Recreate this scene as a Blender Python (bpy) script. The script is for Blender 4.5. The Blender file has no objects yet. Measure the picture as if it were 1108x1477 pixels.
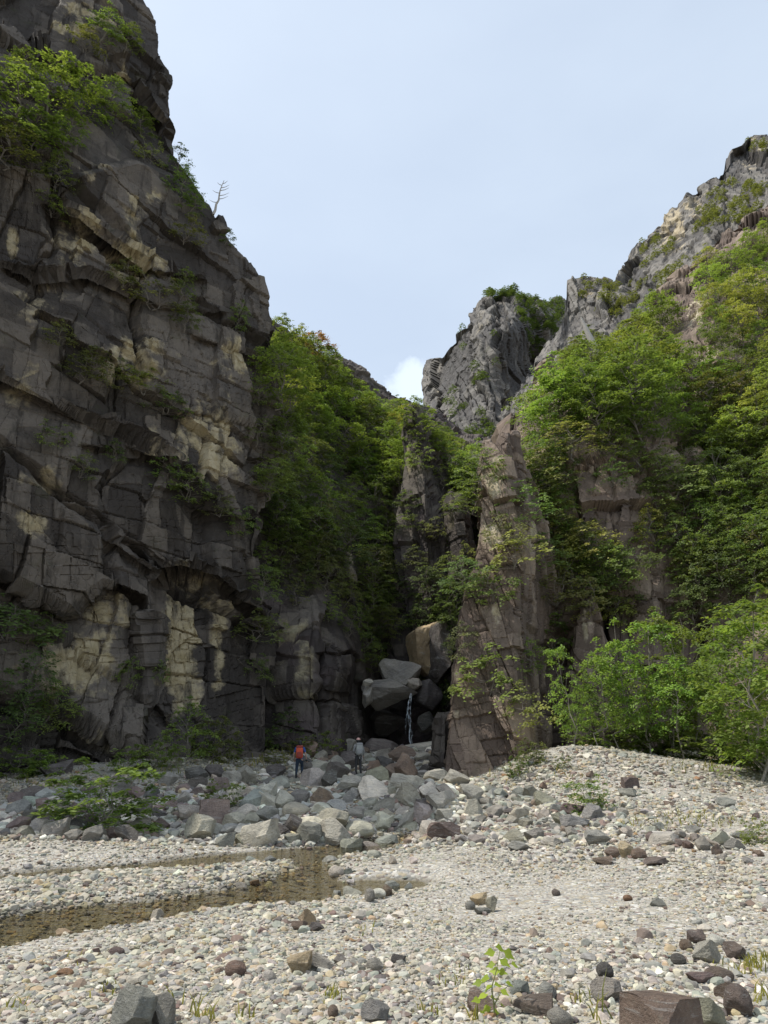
import bpy, math, numpy as np
from mathutils import Vector, Matrix

# ------------------------------------------------------------------ scene
scene = bpy.context.scene
COL = scene.collection
rng = np.random.default_rng(11)
W, H, F = 1108.0, 1477.0, 1024.0
PITCH = math.radians(18.5)
SP, CP = math.sin(PITCH), math.cos(PITCH)
CAM = np.array([0.0, 0.0, 1.6])
ZW = -0.45                      # level of the stream


def ray(px, py):
    u = (np.asarray(px, float) - W / 2) / F
    v = (H / 2 - np.asarray(py, float)) / F
    return np.stack(np.broadcast_arrays(u, CP - v * SP, SP + v * CP), -1)


def at(px, py, Y):
    """the world point seen at a pixel of the photograph, Y metres ahead"""
    d = ray(px, py)
    return CAM + d * (np.asarray(Y, float) / d[..., 1])[..., None]


def gz(px, py, z):
    d = ray(px, py)
    return CAM + d * ((z - CAM[2]) / d[..., 2])[..., None]


def proj(P):
    q = np.asarray(P, float) - CAM
    f = q[..., 1] * CP + q[..., 2] * SP
    up = -q[..., 1] * SP + q[..., 2] * CP
    return np.stack([W / 2 + F * q[..., 0] / f, H / 2 - F * up / f, f], -1)


# ------------------------------------------------------------------ noise
def _h(ix, iy, iz, seed):
    with np.errstate(over='ignore'):
        n = (ix.astype(np.int64) * 374761393 + iy.astype(np.int64) * 668265263 + iz.astype(np.int64) * 2147483647 + seed * 1274126177) & 0xFFFFFFFF
        n = ((n ^ (n >> 13)) * 1274126177) & 0xFFFFFFFF
        n = ((n ^ (n >> 16)) * 2246822519) & 0xFFFFFFFF
        n = n ^ (n >> 15)
    return (n & 0xFFFFFF) / float(0x1000000)


def vnoise(p, seed=0):
    i = np.floor(p).astype(np.int64)
    f = p - i
    f = f * f * (3 - 2 * f)
    r = 0
    for a in (0, 1):
        for b in (0, 1):
            for c in (0, 1):
                w = (f[:, 0] if a else 1 - f[:, 0]) * (f[:, 1] if b else 1 - f[:, 1]) * (f[:, 2] if c else 1 - f[:, 2])
                r = r + w * _h(i[:, 0] + a, i[:, 1] + b, i[:, 2] + c, seed)
    return r * 2 - 1


def fbm(p, octv=4, seed=0, gain=0.5):
    r, a, s = 0, 1.0, 0
    for o in range(octv):
        r = r + a * vnoise(p * (2 ** o) + 17.3 * o, seed + o)
        s += a
        a *= gain
    return r / s


def voro(p, seed=0):
    """nearest cell of a jittered grid: F1, F2, offset from its centre, its integer id"""
    b = np.floor(p - 0.5).astype(np.int64)
    n = len(p)
    f1 = np.full(n, 9.0); f2 = np.full(n, 9.0)
    off = np.zeros((n, 3)); cid = np.zeros((n, 3), np.int64)
    for a in (0, 1):
        for c in (0, 1):
            for d in (0, 1):
                g = b + np.array([a, c, d])
                ctr = g + 0.5 + 0.62 * (np.stack([_h(g[:, 0], g[:, 1], g[:, 2], seed + k) for k in (1, 2, 3)], 1) - 0.5)
                q = p - ctr
                m = (q ** 4).sum(1)
                near = m < f1
                f2 = np.where(near, f1, np.minimum(f2, m))
                f1 = np.where(near, m, f1)
                off[near] = q[near]; cid[near] = g[near]
    return f1 ** 0.25, f2 ** 0.25, off, cid


def rbf(pts, vals, c=0.15):
    P = np.asarray(pts, float); V = np.asarray(vals, float)
    n, k = P.shape
    def ker(A, B):
        return np.sqrt(((A[:, None, :] - B[None]) ** 2).sum(-1) + c * c)
    M = np.zeros((n + k + 1, n + k + 1))
    M[:n, :n] = ker(P, P) + np.eye(n) * 1e-4
    M[:n, n] = 1; M[:n, n + 1:] = P; M[n, :n] = 1; M[n + 1:, :n] = P.T
    w = np.linalg.solve(M, np.concatenate([V, np.zeros(k + 1)]))
    def f(Q):
        Q = np.asarray(Q, float); out = np.empty(len(Q))
        for s in range(0, len(Q), 60000):
            q = Q[s:s + 60000]
            out[s:s + 60000] = ker(q, P) @ w[:n] + w[n] + q @ w[n + 1:]
        return out
    return f


# ------------------------------------------------------------------ objects
def tag(o, label=None, cat=None, group=None, kind=None):
    for k, v in (('label', label), ('category', cat), ('group', group), ('kind', kind)):
        if v:
            o[k] = v
    return o


def link(o, parent=None):
    COL.objects.link(o)
    if parent is not None:
        o.parent = parent
    return o


def mesh_np(name, V, faces, mat=None, smooth=False, attrs=None, cols=None):
    """V (n,3); faces (m,k) array of one face size; attrs point floats; cols point colours"""
    me = bpy.data.meshes.new(name)
    V = np.ascontiguousarray(V, np.float32); faces = np.ascontiguousarray(faces, np.int32)
    m, k = faces.shape
    me.vertices.add(len(V)); me.vertices.foreach_set('co', V.ravel())
    me.loops.add(m * k); me.loops.foreach_set('vertex_index', faces.ravel())
    me.polygons.add(m)
    me.polygons.foreach_set('loop_start', np.arange(0, m * k, k, dtype=np.int32))
    if smooth:
        me.polygons.foreach_set('use_smooth', np.ones(m, bool))
    else:
        me.polygons.foreach_set('use_smooth', np.zeros(m, bool))
    for nm, a in (attrs or {}).items():
        at_ = me.attributes.new(nm, 'FLOAT', 'POINT')
        at_.data.foreach_set('value', np.ascontiguousarray(a, np.float32))
    if cols is not None:
        ca = me.attributes.new('col', 'FLOAT_COLOR', 'POINT')
        c4 = np.ones((len(V), 4), np.float32); c4[:, :3] = cols
        ca.data.foreach_set('color', c4.ravel())
    me.update(calc_edges=True)
    if mat is not None:
        me.materials.append(mat)
    return me


def obj(name, me, parent=None, loc=None):
    o = bpy.data.objects.new(name, me)
    if loc is not None:
        o.location = loc
    return link(o, parent)


def empty(name, loc=(0, 0, 0)):
    o = bpy.data.objects.new(name, None)
    o.empty_display_size = 0.2
    o.location = loc
    return link(o)


def grid_faces(r, c):
    i = np.arange(r * c).reshape(r, c)
    return np.stack([i[:-1, :-1], i[1:, :-1], i[1:, 1:], i[:-1, 1:]], -1).reshape(-1, 4)


def tubes(paths, sides=5):
    """paths: list of (points (n,3), radii (n,)) -> V, F quads"""
    Vs, Fs, o = [], [], 0
    for P, R in paths:
        P = np.asarray(P, float); R = np.asarray(R, float); n = len(P)
        T = np.gradient(P, axis=0); T /= np.linalg.norm(T, axis=1)[:, None] + 1e-9
        ref = np.array([0.31, 0.93, 0.2]) if abs(T[0] @ np.array([0.31, 0.93, 0.2])) < 0.9 else np.array([1.0, 0, 0])
        A = np.cross(T, ref); A /= np.linalg.norm(A, axis=1)[:, None] + 1e-9
        B = np.cross(T, A)
        th = np.arange(sides) * 2 * math.pi / sides
        ring = P[:, None] + R[:, None, None] * (np.cos(th)[None, :, None] * A[:, None] + np.sin(th)[None, :, None] * B[:, None])
        Vs.append(ring.reshape(-1, 3))
        i = np.arange(n * sides).reshape(n, sides) + o
        j = np.roll(i, -1, 1)
        Fs.append(np.stack([i[:-1], j[:-1], j[1:], i[1:]], -1).reshape(-1, 4))
        o += n * sides
    return np.concatenate(Vs), np.concatenate(Fs)


# ------------------------------------------------------------------ materials
class NT:
    def __init__(s, name):
        s.m = bpy.data.materials.new(name); s.m.use_nodes = True
        s.t = s.m.node_tree; s.t.nodes.clear()
        s.out = s.t.nodes.new('ShaderNodeOutputMaterial')

    def n(s, typ, ins=None, **props):
        nd = s.t.nodes.new('ShaderNode' + typ)
        for k, v in props.items():
            setattr(nd, k, v)
        for k, v in (ins or {}).items():
            sock = nd.inputs[k]
            if isinstance(v, bpy.types.NodeSocket):
                s.t.links.new(v, sock)
            else:
                if sock.type == 'RGBA' and len(v) == 3:
                    v = (*v, 1)
                sock.default_value = v
        return nd

    def noise(s, vec, scale, detail=5, rough=0.55, dist=0.0):
        return s.n('TexNoise', {'Vector': vec, 'Scale': scale, 'Detail': detail, 'Roughness': rough, 'Distortion': dist}).outputs[0]

    def math(s, op, a, b=0.0, c=0.0, clamp=False):
        return s.n('Math', {0: a, 1: b, 2: c}, operation=op, use_clamp=clamp).outputs[0]

    def step(s, v, lo, hi):
        return s.n('MapRange', {'Value': v, 'From Min': lo, 'From Max': hi}, interpolation_type='SMOOTHSTEP').outputs[0]

    def mix(s, f, a, b, blend='MIX'):
        nd = s.n('Mix', None, data_type='RGBA', blend_type=blend)
        for k, v in ((0, f), (6, a), (7, b)):
            if isinstance(v, bpy.types.NodeSocket):
                s.t.links.new(v, nd.inputs[k])
            else:
                nd.inputs[k].default_value = v if not isinstance(v, tuple) or len(v) == 4 else (*v, 1)
        return nd.outputs[2]

    def attr(s, name):
        return s.n('Attribute', None, attribute_name=name)

    def scaled(s, vec, xyz):
        return s.n('Mapping', {'Vector': vec, 'Scale': xyz}).outputs[0]

    def bump(s, h, dist, strength=1.0, normal=None):
        ins = {'Height': h, 'Distance': dist, 'Strength': strength}
        if normal is not None:
            ins['Normal'] = normal
        return s.n('Bump', ins).outputs[0]

    def finish(s, shader):
        s.t.links.new(shader, s.out.inputs[0])
        return s.m


def plain(name, col, rough=0.8, noise=0.25, scale=8.0):
    t = NT(name)
    c = t.n('TexCoord').outputs['Object']
    nz = t.noise(c, scale, 4)
    dark = tuple(x * (1 - noise) for x in col); lite = tuple(min(1, x * (1 + noise)) for x in col)
    b = t.n('BsdfPrincipled', {'Base Color': t.mix(nz, dark, lite), 'Roughness': rough})
    return t.finish(b.outputs[0])


def rock_mat(name, dark, mid, pale, k=1.0, moss=0.25, streak=0.6, tint=(0.10, 0.075, 0.075)):
    """weathered jointed rock; attributes pale (stained areas) and facet (random per joint block)"""
    t = NT(name)
    c = t.n('TexCoord').outputs['Object']
    big = t.noise(c, 0.13 * k, 6, 0.6, 0.6)
    med = t.noise(c, 0.9 * k, 8, 0.65)
    fine = t.noise(c, 7.0 * k, 6, 0.7)
    facet = t.attr('facet').outputs['Fac']
    pal = t.attr('pale').outputs['Fac']
    st = t.noise(t.scaled(c, (1.3 * k, 1.3 * k, 0.10 * k)), 1.0, 6, 0.6)
    f = t.math('ADD', t.math('MULTIPLY', big, 0.75), t.math('MULTIPLY', med, 0.45))
    f = t.math('ADD', f, t.math('MULTIPLY', t.math('SUBTRACT', facet, 0.5), 0.9))
    base = t.mix(t.step(f, 0.42, 0.80), dark, mid)
    base = t.mix(t.math('MULTIPLY', t.step(t.noise(c, 0.3 * k, 4), 0.5, 0.65), 0.55), base, tint)
    pm = t.math('ADD', pal, t.math('ADD', t.math('MULTIPLY', t.math('SUBTRACT', med, 0.5), 1.5), t.math('MULTIPLY', t.math('SUBTRACT', facet, 0.5), 0.8)))
    pcol = t.mix(t.step(t.noise(c, 1.7 * k, 5), 0.35, 0.65), pale, tuple(x * y for x, y in zip(pale, (0.75, 0.72, 0.62))))
    base = t.mix(t.step(pm, 0.42, 0.72), base, pcol)
    base = t.mix(t.math('MULTIPLY', t.step(st, 0.52, 0.66), streak), base, tuple(x * 0.75 for x in dark))
    base = t.mix(t.math('MULTIPLY', t.step(t.noise(c, 0.55 * k, 6, 0.7), 0.58, 0.72), moss), base, (0.055, 0.065, 0.022))
    base = t.mix(0.55, base, t.mix(fine, (0.45, 0.45, 0.45), (1.5, 1.5, 1.5)), 'MULTIPLY')
    cw = t.n('VectorMath', {0: c, 1: t.n('VectorMath', {0: t.n('TexNoise', {'Vector': c, 'Scale': 1.1 * k, 'Detail': 4}).outputs['Color'], 1: (1.3 / k, 1.3 / k, 1.3 / k)}, operation='MULTIPLY').outputs[0]}, operation='ADD').outputs[0]
    vor = t.n('TexVoronoi', {'Vector': t.scaled(cw, (1.0, 1.0, 0.5)), 'Scale': 0.9 * k}, feature='DISTANCE_TO_EDGE').outputs[0]
    hgt = t.math('ADD', t.math('MULTIPLY', t.step(vor, 0.0, 0.035), 0.16), t.math('ADD', t.math('MULTIPLY', med, 0.4), t.math('MULTIPLY', fine, 0.22)))
    b = t.n('BsdfPrincipled', {'Base Color': base, 'Roughness': 0.85, 'Specular IOR Level': 0.25, 'Normal': t.bump(hgt, 0.22 / k, 0.8)})
    return t.finish(b.outputs[0])


# ------------------------------------------------------------------ rock surfaces
def rotm(ax, ay, az):
    return np.array(Matrix.Rotation(az, 3, 'Z') @ Matrix.Rotation(ay, 3, 'Y') @ Matrix.Rotation(ax, 3, 'X'))


def unit_rows(D):
    D = np.asarray(D, float)
    return D / np.linalg.norm(D, axis=1)[:, None]


def _cut(a, seed, hi=0, hj=0):
    """index of the joint-bounded slab a coordinate falls in, with uneven spacing; and how far across it"""
    i = np.floor(a).astype(np.int64)
    z = np.zeros_like(i)
    b0 = 0.55 * _h(i, z + hi, z + hj, seed)
    i = np.where(a - i < b0, i - 1, i)
    lo = i + 0.55 * _h(i, z + hi, z + hj, seed); hi_ = i + 1 + 0.55 * _h(i + 1, z + hi, z + hj, seed)
    t = (a - lo) / (hi_ - lo)
    return i, t, np.minimum(a - lo, hi_ - a)


def rock_disp(P, specs, D, seed, rmin=0.06):
    """jointed rock: three sets of joint planes (rows of D) cut it into slabs, layers and blocks, each shifted and tilted"""
    n = len(P); d = np.zeros(n); facet = np.zeros(n)
    sets = [unit_rows(x) for x in D] if np.ndim(D) == 3 else [unit_rows(D)]
    warp = np.stack([fbm(P * 0.16 + 9.1 * k, 3, seed + 50 + k) for k in range(3)], 1)
    fine = np.stack([fbm(P * 1.1 + 5.1 * k, 3, seed + 60 + k) for k in range(3)], 1)
    rough = np.clip(0.62 + 1.5 * fbm(P * 0.10, 3, seed + 70), rmin, 1.35)
    for k, (sp, amp) in enumerate(specs):
        m = 1.0 if k == 0 else rough
        sp = np.asarray(sp, float)
        Dk = unit_rows(sets[min(k, len(sets) - 1)] + 0.22 * (np.random.default_rng(seed + k).random((3, 3)) - 0.5) * min(k, 2))
        q = (P @ Dk.T + warp * sp.min() * 0.40 + fine * sp.min() * 0.05) / sp
        i, ti, ei = _cut(q[:, 0], seed + 11 * k)
        j, tj, ej = _cut(q[:, 1] + 0.7 * _h(i, i * 0, i * 0, seed + 3), seed + 11 * k + 1, i)
        l, tl, el = _cut(q[:, 2] + 0.7 * _h(i, j, i * 0, seed + 5), seed + 11 * k + 2, i, j)
        z = i * 0
        h1 = _h(i, z, z, seed + 20 + k) - 0.5; h2 = _h(i, j, z, seed + 30 + k) - 0.5; h3 = _h(i, j, l, seed + 40 + k) - 0.5
        g1 = _h(i, j, l, seed + 44 + k) - 0.5; g2 = _h(i, j, l, seed + 46 + k) - 0.5
        d += m * amp * (0.75 * h1 + 0.8 * h2 + 0.7 * h3 + 0.9 * g1 * (ti - 0.5) + 0.9 * g2 * (tj - 0.5))
        open_i = _h(i, j // 3, z, seed + 81 + k) > 0.55; open_j = _h(j, i, z, seed + 83 + k) > 0.6
        w = 0.05
        d -= m * amp * 0.7 * (np.where(open_i, np.clip(1 - ei / w, 0, 1), 0) + np.where(open_j, np.clip(1 - ej / w, 0, 1), 0) * 0.7)
        if k < 3:
            facet += (h3 + 0.5 if k else 0.5 * (h2 + h3) + 0.5) / min(3, len(specs))
    return d, facet


def grid_normals(P):
    du = np.gradient(P, axis=1); dv = np.gradient(P, axis=0)
    N = np.cross(du, dv)
    N /= np.linalg.norm(N, axis=2)[..., None] + 1e-9
    return N


def blobs(px, py, lst):
    r = np.zeros(px.shape)
    for (x, y, a, b, s) in lst:
        r = np.maximum(r, s * np.exp(-(((px - x) / a) ** 2 + ((py - y) / b) ** 2) ** 1.5))
    return r


def ledge(px, py, line, amp, L, soft=4.0):
    """a step along a crack line: the rock below it stands further back and comes forward again over L"""
    line = np.asarray(line, float)
    y = np.interp(px, line[:, 0], line[:, 1])
    e = np.clip((px - line[0, 0]) / 14, 0, 1) * np.clip((line[-1, 0] - px) / 14, 0, 1)
    s = py - y
    return amp * e * np.clip(s / soft, 0, 1) * np.exp(-np.clip(s, 0, None) / L)


class Surface:
    """a rock face given by its distance (rbf over control points) between outlines, with real relief"""
    def __init__(s, ctrl, feats=()):
        c = np.asarray(ctrl, float)
        s.f = rbf(c[:, :2] / 300.0, c[:, 2]); s.feats = feats

    def depth(s, px, py):
        px = np.asarray(px, float); py = np.asarray(py, float); sh = px.shape
        d = s.f(np.stack([px.ravel(), py.ravel()], 1) / 300.0).reshape(sh)
        for ft in s.feats:
            d = d + ledge(px, py, *ft)
        return d

    def pt(s, px, py):
        return at(px, py, s.depth(np.atleast_1d(px), np.atleast_1d(py)))[0]


def back_wrap(G, n, dist, side, drop=0.3):
    """columns that turn the surface round its outline and lead it back out of sight"""
    e = G[:, -1] if side > 0 else G[:, 0]
    d = e - CAM; d[:, 2] = 0; d /= np.linalg.norm(d, axis=1)[:, None]
    a = math.radians(14) * (1 if side > 0 else -1)
    d = np.stack([d[:, 0] * math.cos(a) - d[:, 1] * math.sin(a), d[:, 0] * math.sin(a) + d[:, 1] * math.cos(a), d[:, 2] - drop * 0], 1)
    t = dist * (np.arange(1, n + 1) / n) ** 1.6
    X = e[:, None] + d[:, None] * t[None, :, None]
    X[..., 2] -= drop * t[None, :]
    return np.concatenate([G, X], 1) if side > 0 else np.concatenate([X[:, ::-1], G], 1)


def build_surface(name, S, px, py, mat, specs, R, seed, pale=(), wrap_r=None, wrap_l=None, wrap_t=None, amp_noise=0.4, rmin=0.06):
    G = at(px, py, S.depth(px, py))
    pal = blobs(px, py, pale) if len(pale) else np.zeros(px.shape)
    def pad(A, n, side):
        e = np.repeat(A[:, -1:] if side > 0 else A[:, :1], n, 1)
        return np.concatenate([A, e], 1) if side > 0 else np.concatenate([e, A], 1)
    if wrap_r:
        G = back_wrap(G, *wrap_r[:2], 1, wrap_r[2]); pal = pad(pal, wrap_r[0], 1)
    if wrap_l:
        G = back_wrap(G, *wrap_l[:2], -1, wrap_l[2]); pal = pad(pal, wrap_l[0], -1)
    if wrap_t:
        n, dist, drop = wrap_t
        e = G[0]; d = e - CAM; d[:, 2] = 0; d /= np.linalg.norm(d, axis=1)[:, None]
        t = dist * (np.arange(n, 0, -1) / n) ** 1.6
        X = e[None] + d[None] * t[:, None, None]; X[..., 2] -= drop * t[:, None]
        G = np.concatenate([X, G], 0); pal = np.concatenate([np.repeat(pal[:1], n, 0), pal], 0)
    N = grid_normals(G)
    P = G.reshape(-1, 3)
    N = N.reshape(-1, 3)
    flip = (N * (P - CAM)).sum(1).mean() > 0
    if flip:
        N = -N
    d, facet = rock_disp(P, specs, R, seed, rmin)
    d += amp_noise * fbm(P * 0.45, 4, seed + 90) + 0.12 * amp_noise * fbm(P * 2.3, 3, seed + 95)
    V = P + N * d[:, None]
    fc = grid_faces(*G.shape[:2])
    if flip:
        fc = fc[:, ::-1]
    me = mesh_np(name, V, fc, mat, False, {'pale': pal.ravel(), 'facet': facet})
    o = obj(name, me)
    return o, V.reshape(G.shape)


def lin_rows(left, right, y0, y1, rows, cols, off=None):
    """pixel grid between two outlines (lists of (y, x))"""
    py = np.linspace(y0, y1, rows)
    L = np.interp(py, [a for a, _ in left], [b for _, b in left])
    Rr = np.interp(py, [a for a, _ in right], [b for _, b in right])
    t = off if off is not None else np.linspace(0, 1, cols)
    return L[:, None] + (Rr - L)[:, None] * t[None], np.repeat(py[:, None], len(t), 1)


def col_rows(top, x0, x1, cols, ybot, rows, tpow=1.0):
    """pixel grid below a skyline (list of (x, y))"""
    px = np.linspace(x0, x1, cols)
    T = np.interp(px, [a for a, _ in top], [b for _, b in top])
    t = np.linspace(0, 1, rows) ** tpow
    return np.repeat(px[None], rows, 0), T[None] + (ybot - T)[None] * t[:, None]
# ------------------------------------------------------------------ camera, light, sky
cam_d = bpy.data.cameras.new('camera'); cam = bpy.data.objects.new('camera', cam_d); link(cam)
cam_d.sensor_fit = 'VERTICAL'; cam_d.sensor_height = 34.6; cam_d.lens = 34.6 * F / H
cam_d.clip_start = 0.1; cam_d.clip_end = 9000
cam.location = CAM; cam.rotation_euler = (math.pi / 2 + PITCH, 0, 0)
scene.camera = cam

SUN_EL, SUN_AZ = math.radians(60.5), math.radians(0)       # sun stands to the left, a little ahead
to_sun = Vector((-math.cos(SUN_EL) * math.cos(SUN_AZ), math.cos(SUN_EL) * math.sin(SUN_AZ), math.sin(SUN_EL)))
sd = bpy.data.lights.new('sun', 'SUN'); sd.energy = 3.7; sd.angle = math.radians(0.6); sd.color = (1.0, 0.955, 0.88)
so = bpy.data.objects.new('sun', sd); link(so)
so.rotation_euler = to_sun.to_track_quat('Z', 'Y').to_euler(); so.location = (-40, 0, 80)

world = bpy.data.worlds.new('World'); scene.world = world; world.use_nodes = True
wt = world.node_tree; wt.nodes.clear()
wo = wt.nodes.new('ShaderNodeOutputWorld'); bg = wt.nodes.new('ShaderNodeBackground')
sky = wt.nodes.new('ShaderNodeTexSky'); sky.sky_type = 'NISHITA'; sky.sun_disc = False
sky.sun_elevation = SUN_EL; sky.sun_rotation = math.atan2(to_sun.x, to_sun.y)
sky.air_density = 1.0; sky.dust_density = 2.5; sky.ozone_density = 1.2; sky.altitude = 300
# thin high cloud and one cumulus low over the gorge, in the sky itself
tc = wt.nodes.new('ShaderNodeTexCoord')
mp = wt.nodes.new('ShaderNodeMapping'); mp.inputs['Scale'].default_value = (1.2, 1.2, 3.0)
wt.links.new(tc.outputs['Generated'], mp.inputs[0])
nz = wt.nodes.new('ShaderNodeTexNoise'); nz.inputs['Scale'].default_value = 2.2; nz.inputs['Detail'].default_value = 6
wt.links.new(mp.outputs[0], nz.inputs['Vector'])
mr = wt.nodes.new('ShaderNodeMapRange'); mr.inputs[1].default_value = 0.35; mr.inputs[2].default_value = 0.8; mr.inputs[3].default_value = 0.58; mr.inputs[4].default_value = 0.70
wt.links.new(nz.outputs[0], mr.inputs[0])
cd = ray(604, 552); cd = cd / np.linalg.norm(cd)
sb_ = wt.nodes.new('ShaderNodeVectorMath'); sb_.operation = 'SUBTRACT'; sb_.inputs[1].default_value = tuple(cd)
ml_ = wt.nodes.new('ShaderNodeVectorMath'); ml_.operation = 'MULTIPLY'; ml_.inputs[1].default_value = (0.62, 1.0, 1.25)
dist = wt.nodes.new('ShaderNodeVectorMath'); dist.operation = 'LENGTH'
wt.links.new(sb_.outputs[0], ml_.inputs[0]); wt.links.new(ml_.outputs[0], dist.inputs[0])
nrm = wt.nodes.new('ShaderNodeVectorMath'); nrm.operation = 'NORMALIZE'
wt.links.new(tc.outputs['Generated'], nrm.inputs[0]); wt.links.new(nrm.outputs[0], sb_.inputs[0])
n2 = wt.nodes.new('ShaderNodeTexNoise'); n2.inputs['Scale'].default_value = 18; n2.inputs['Detail'].default_value = 7; n2.inputs['Roughness'].default_value = 0.6
wt.links.new(nrm.outputs[0], n2.inputs['Vector'])
ad = wt.nodes.new('ShaderNodeMath'); ad.operation = 'MULTIPLY_ADD'; ad.inputs[1].default_value = 0.09
wt.links.new(n2.outputs[0], ad.inputs[0]); wt.links.new(dist.outputs['Value'], ad.inputs[2])
m2 = wt.nodes.new('ShaderNodeMapRange'); m2.interpolation_type = 'SMOOTHSTEP'
for k, v in ((1, 0.122), (2, 0.055), (3, 0.0), (4, 1.0)):
    m2.inputs[k].default_value = v
wt.links.new(ad.outputs[0], m2.inputs[0])
mxx = wt.nodes.new('ShaderNodeMath'); mxx.operation = 'MAXIMUM'
wt.links.new(mr.outputs[0], mxx.inputs[0]); wt.links.new(m2.outputs[0], mxx.inputs[1])
mix = wt.nodes.new('ShaderNodeMix'); mix.data_type = 'RGBA'
wt.links.new(mxx.outputs[0], mix.inputs[0]); wt.links.new(sky.outputs[0], mix.inputs[6]); mix.inputs[7].default_value = (5.35, 6.1, 6.95, 1)
wt.links.new(mix.outputs[2], bg.inputs[0]); bg.inputs[1].default_value = 0.15
wt.links.new(bg.outputs[0], wo.inputs[0])
scene.view_settings.view_transform = 'Standard'; scene.view_settings.look = 'None'
scene.view_settings.exposure = 0.16
scene.cycles.max_bounces = 9; scene.cycles.diffuse_bounces = 5; scene.cycles.glossy_bounces = 2; scene.cycles.transparent_max_bounces = 6; scene.cycles.transmission_bounces = 5
scene.cycles.use_denoising = True

# ------------------------------------------------------------------ ground
gctrl = []
def gp(px, py, Y=None, z=None):
    P = at(px, py, Y) if Y is not None else gz(px, py, z)
    gctrl.append(tuple(P))
for a in ((-80, 1477, None, 0.0), (250, 1477, None, 0.02), (554, 1477, None, 0.0), (900, 1477, None, 0.05), (1200, 1477, None, 0.08),
          (-60, 1400, None, -0.27), (150, 1385, None, -0.25), (400, 1370, None, -0.18), (700, 1380, None, -0.10), (1100, 1390, None, -0.03),
          (450, 1320, None, -0.34), (650, 1300, None, -0.36), (800, 1320, None, -0.28), (1108, 1310, None, -0.2),
          (650, 1250, None, -0.30), (800, 1255, None, -0.30), (1000, 1250, None, -0.18), (1200, 1250, None, -0.1),
          (0, 1300, None, -0.36), (200, 1280, None, -0.36), (350, 1262, None, -0.36),
          (-150, 1230, None, -0.3), (80, 1232, None, -0.3), (250, 1218, None, -0.31), (420, 1212, None, -0.36), (600, 1195, None, -0.42),
          (560, 1212, None, -0.41), (585, 1214, None, -0.40), (610, 1208, None, -0.38), (640, 1205, None, -0.34), (560, 1190, None, -0.36), (0, 1205, None, -0.24), (150, 1200, None, -0.26), (300, 1195, None, -0.28),
          (0, 1170, 21.5, None), (150, 1165, 21.5, None), (300, 1165, 21, None), (480, 1172, 19.8, None), (600, 1165, 21.3, None), (700, 1165, 22, None),
          (0, 1130, 29, None), (180, 1112, 31, None), (300, 1100, 34, None), (-200, 1145, 25, None),
          (420, 1138, 30, None), (431, 1128, 36, None), (400, 1124, 36, None), (470, 1124, 37, None), (517, 1120, 38.3, None), (545, 1118, 39, None), (560, 1140, 28.0, None), (640, 1128, 31, None), (420, 1085, 42, None), (590, 1078, 47, None), (350, 1090, 40, None),
          (760, 1150, 25, None), (900, 1160, 21.5, None), (1050, 1185, 18.5, None), (1108, 1165, 20.5, None),
          (700, 1126, 32, None), (760, 1092, 32.5, None), (810, 1077, 30, None), (870, 1086, 29, None), (940, 1095, 28.4, None), (1000, 1103, 27.5, None), (1050, 1118, 26, None), (1108, 1138, 24.5, None), (1250, 1150, 22, None),
          (850, 1130, 25, None), (960, 1135, 24, None)):
    gp(*a)
for a in ((6, 35, 1.25), (12, 34, 1.25), (18, 32, 1.0), (26, 28, 0.7), (12, 45, 2.0), (30, 45, 2), (0, 60, 1.2), (-10, 60, 1.5), (-30, 50, 1.5), (-30, 25, 0.6), (-12, 45, 1.4),
          (-30, 8, -0.1), (30, 10, 0.3), (-10, -4, 0.1), (10, -4, 0.1), (0, 1.5, 0.05), (-5, 2, 0.02), (5, 2, 0.07)):
    gctrl.append(a)
gctrl = np.array(gctrl)
_gf = rbf(gctrl[:, :2] / 10, gctrl[:, 2], 0.12)


def poly_px(pts):
    P = np.array([gz(x, y, ZW) for x, y in pts])
    return P[:, :2]


NEAR_STREAM = poly_px([(-160, 1358), (0, 1326), (100, 1312), (200, 1304), (260, 1297), (330, 1284), (380, 1272), (430, 1254), (470, 1247), (482, 1262), (470, 1274), (520, 1272), (570, 1272), (600, 1273),
                       (602, 1279), (575, 1284), (540, 1288), (480, 1295), (430, 1303), (380, 1306), (330, 1309), (260, 1319), (200, 1331), (130, 1343), (60, 1356), (0, 1367), (-160, 1392)])
FAR_STREAM = poly_px([(-120, 1272), (0, 1264), (80, 1254), (200, 1247), (300, 1235), (400, 1226), (480, 1219), (560, 1208), (590, 1203), (588, 1214), (560, 1226), (500, 1234),
                      (470, 1246), (430, 1254), (420, 1240), (330, 1249), (250, 1257), (150, 1263), (60, 1270), (0, 1273), (-120, 1282)])
SIDE_POOL = poly_px([(765, 1250), (800, 1248), (850, 1249), (885, 1252), (850, 1255), (800, 1256), (768, 1254)])


def sdist(Q, P):
    """signed distance (negative inside) to a polygon"""
    d = np.full(len(Q), 1e9); ins = np.zeros(len(Q), bool)
    n = len(P)
    for i in range(n):
        a, b = P[i], P[(i + 1) % n]
        e = b - a; w = Q - a
        t = np.clip((w @ e) / (e @ e), 0, 1)
        d = np.minimum(d, ((w - t[:, None] * e) ** 2).sum(1))
        c = (a[1] > Q[:, 1]) != (b[1] > Q[:, 1])
        with np.errstate(divide='ignore', invalid='ignore'):
            xx = a[0] + (Q[:, 1] - a[1]) * e[0] / (e[1] if e[1] else 1e-9)
        ins ^= c & (Q[:, 0] < xx)
    d = np.sqrt(d)
    return np.where(ins, -d, d)


def streams(Q):
    return np.minimum(np.minimum(sdist(Q, NEAR_STREAM) - 0.14, sdist(Q, FAR_STREAM)), sdist(Q, SIDE_POOL) + 0.06)


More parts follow.
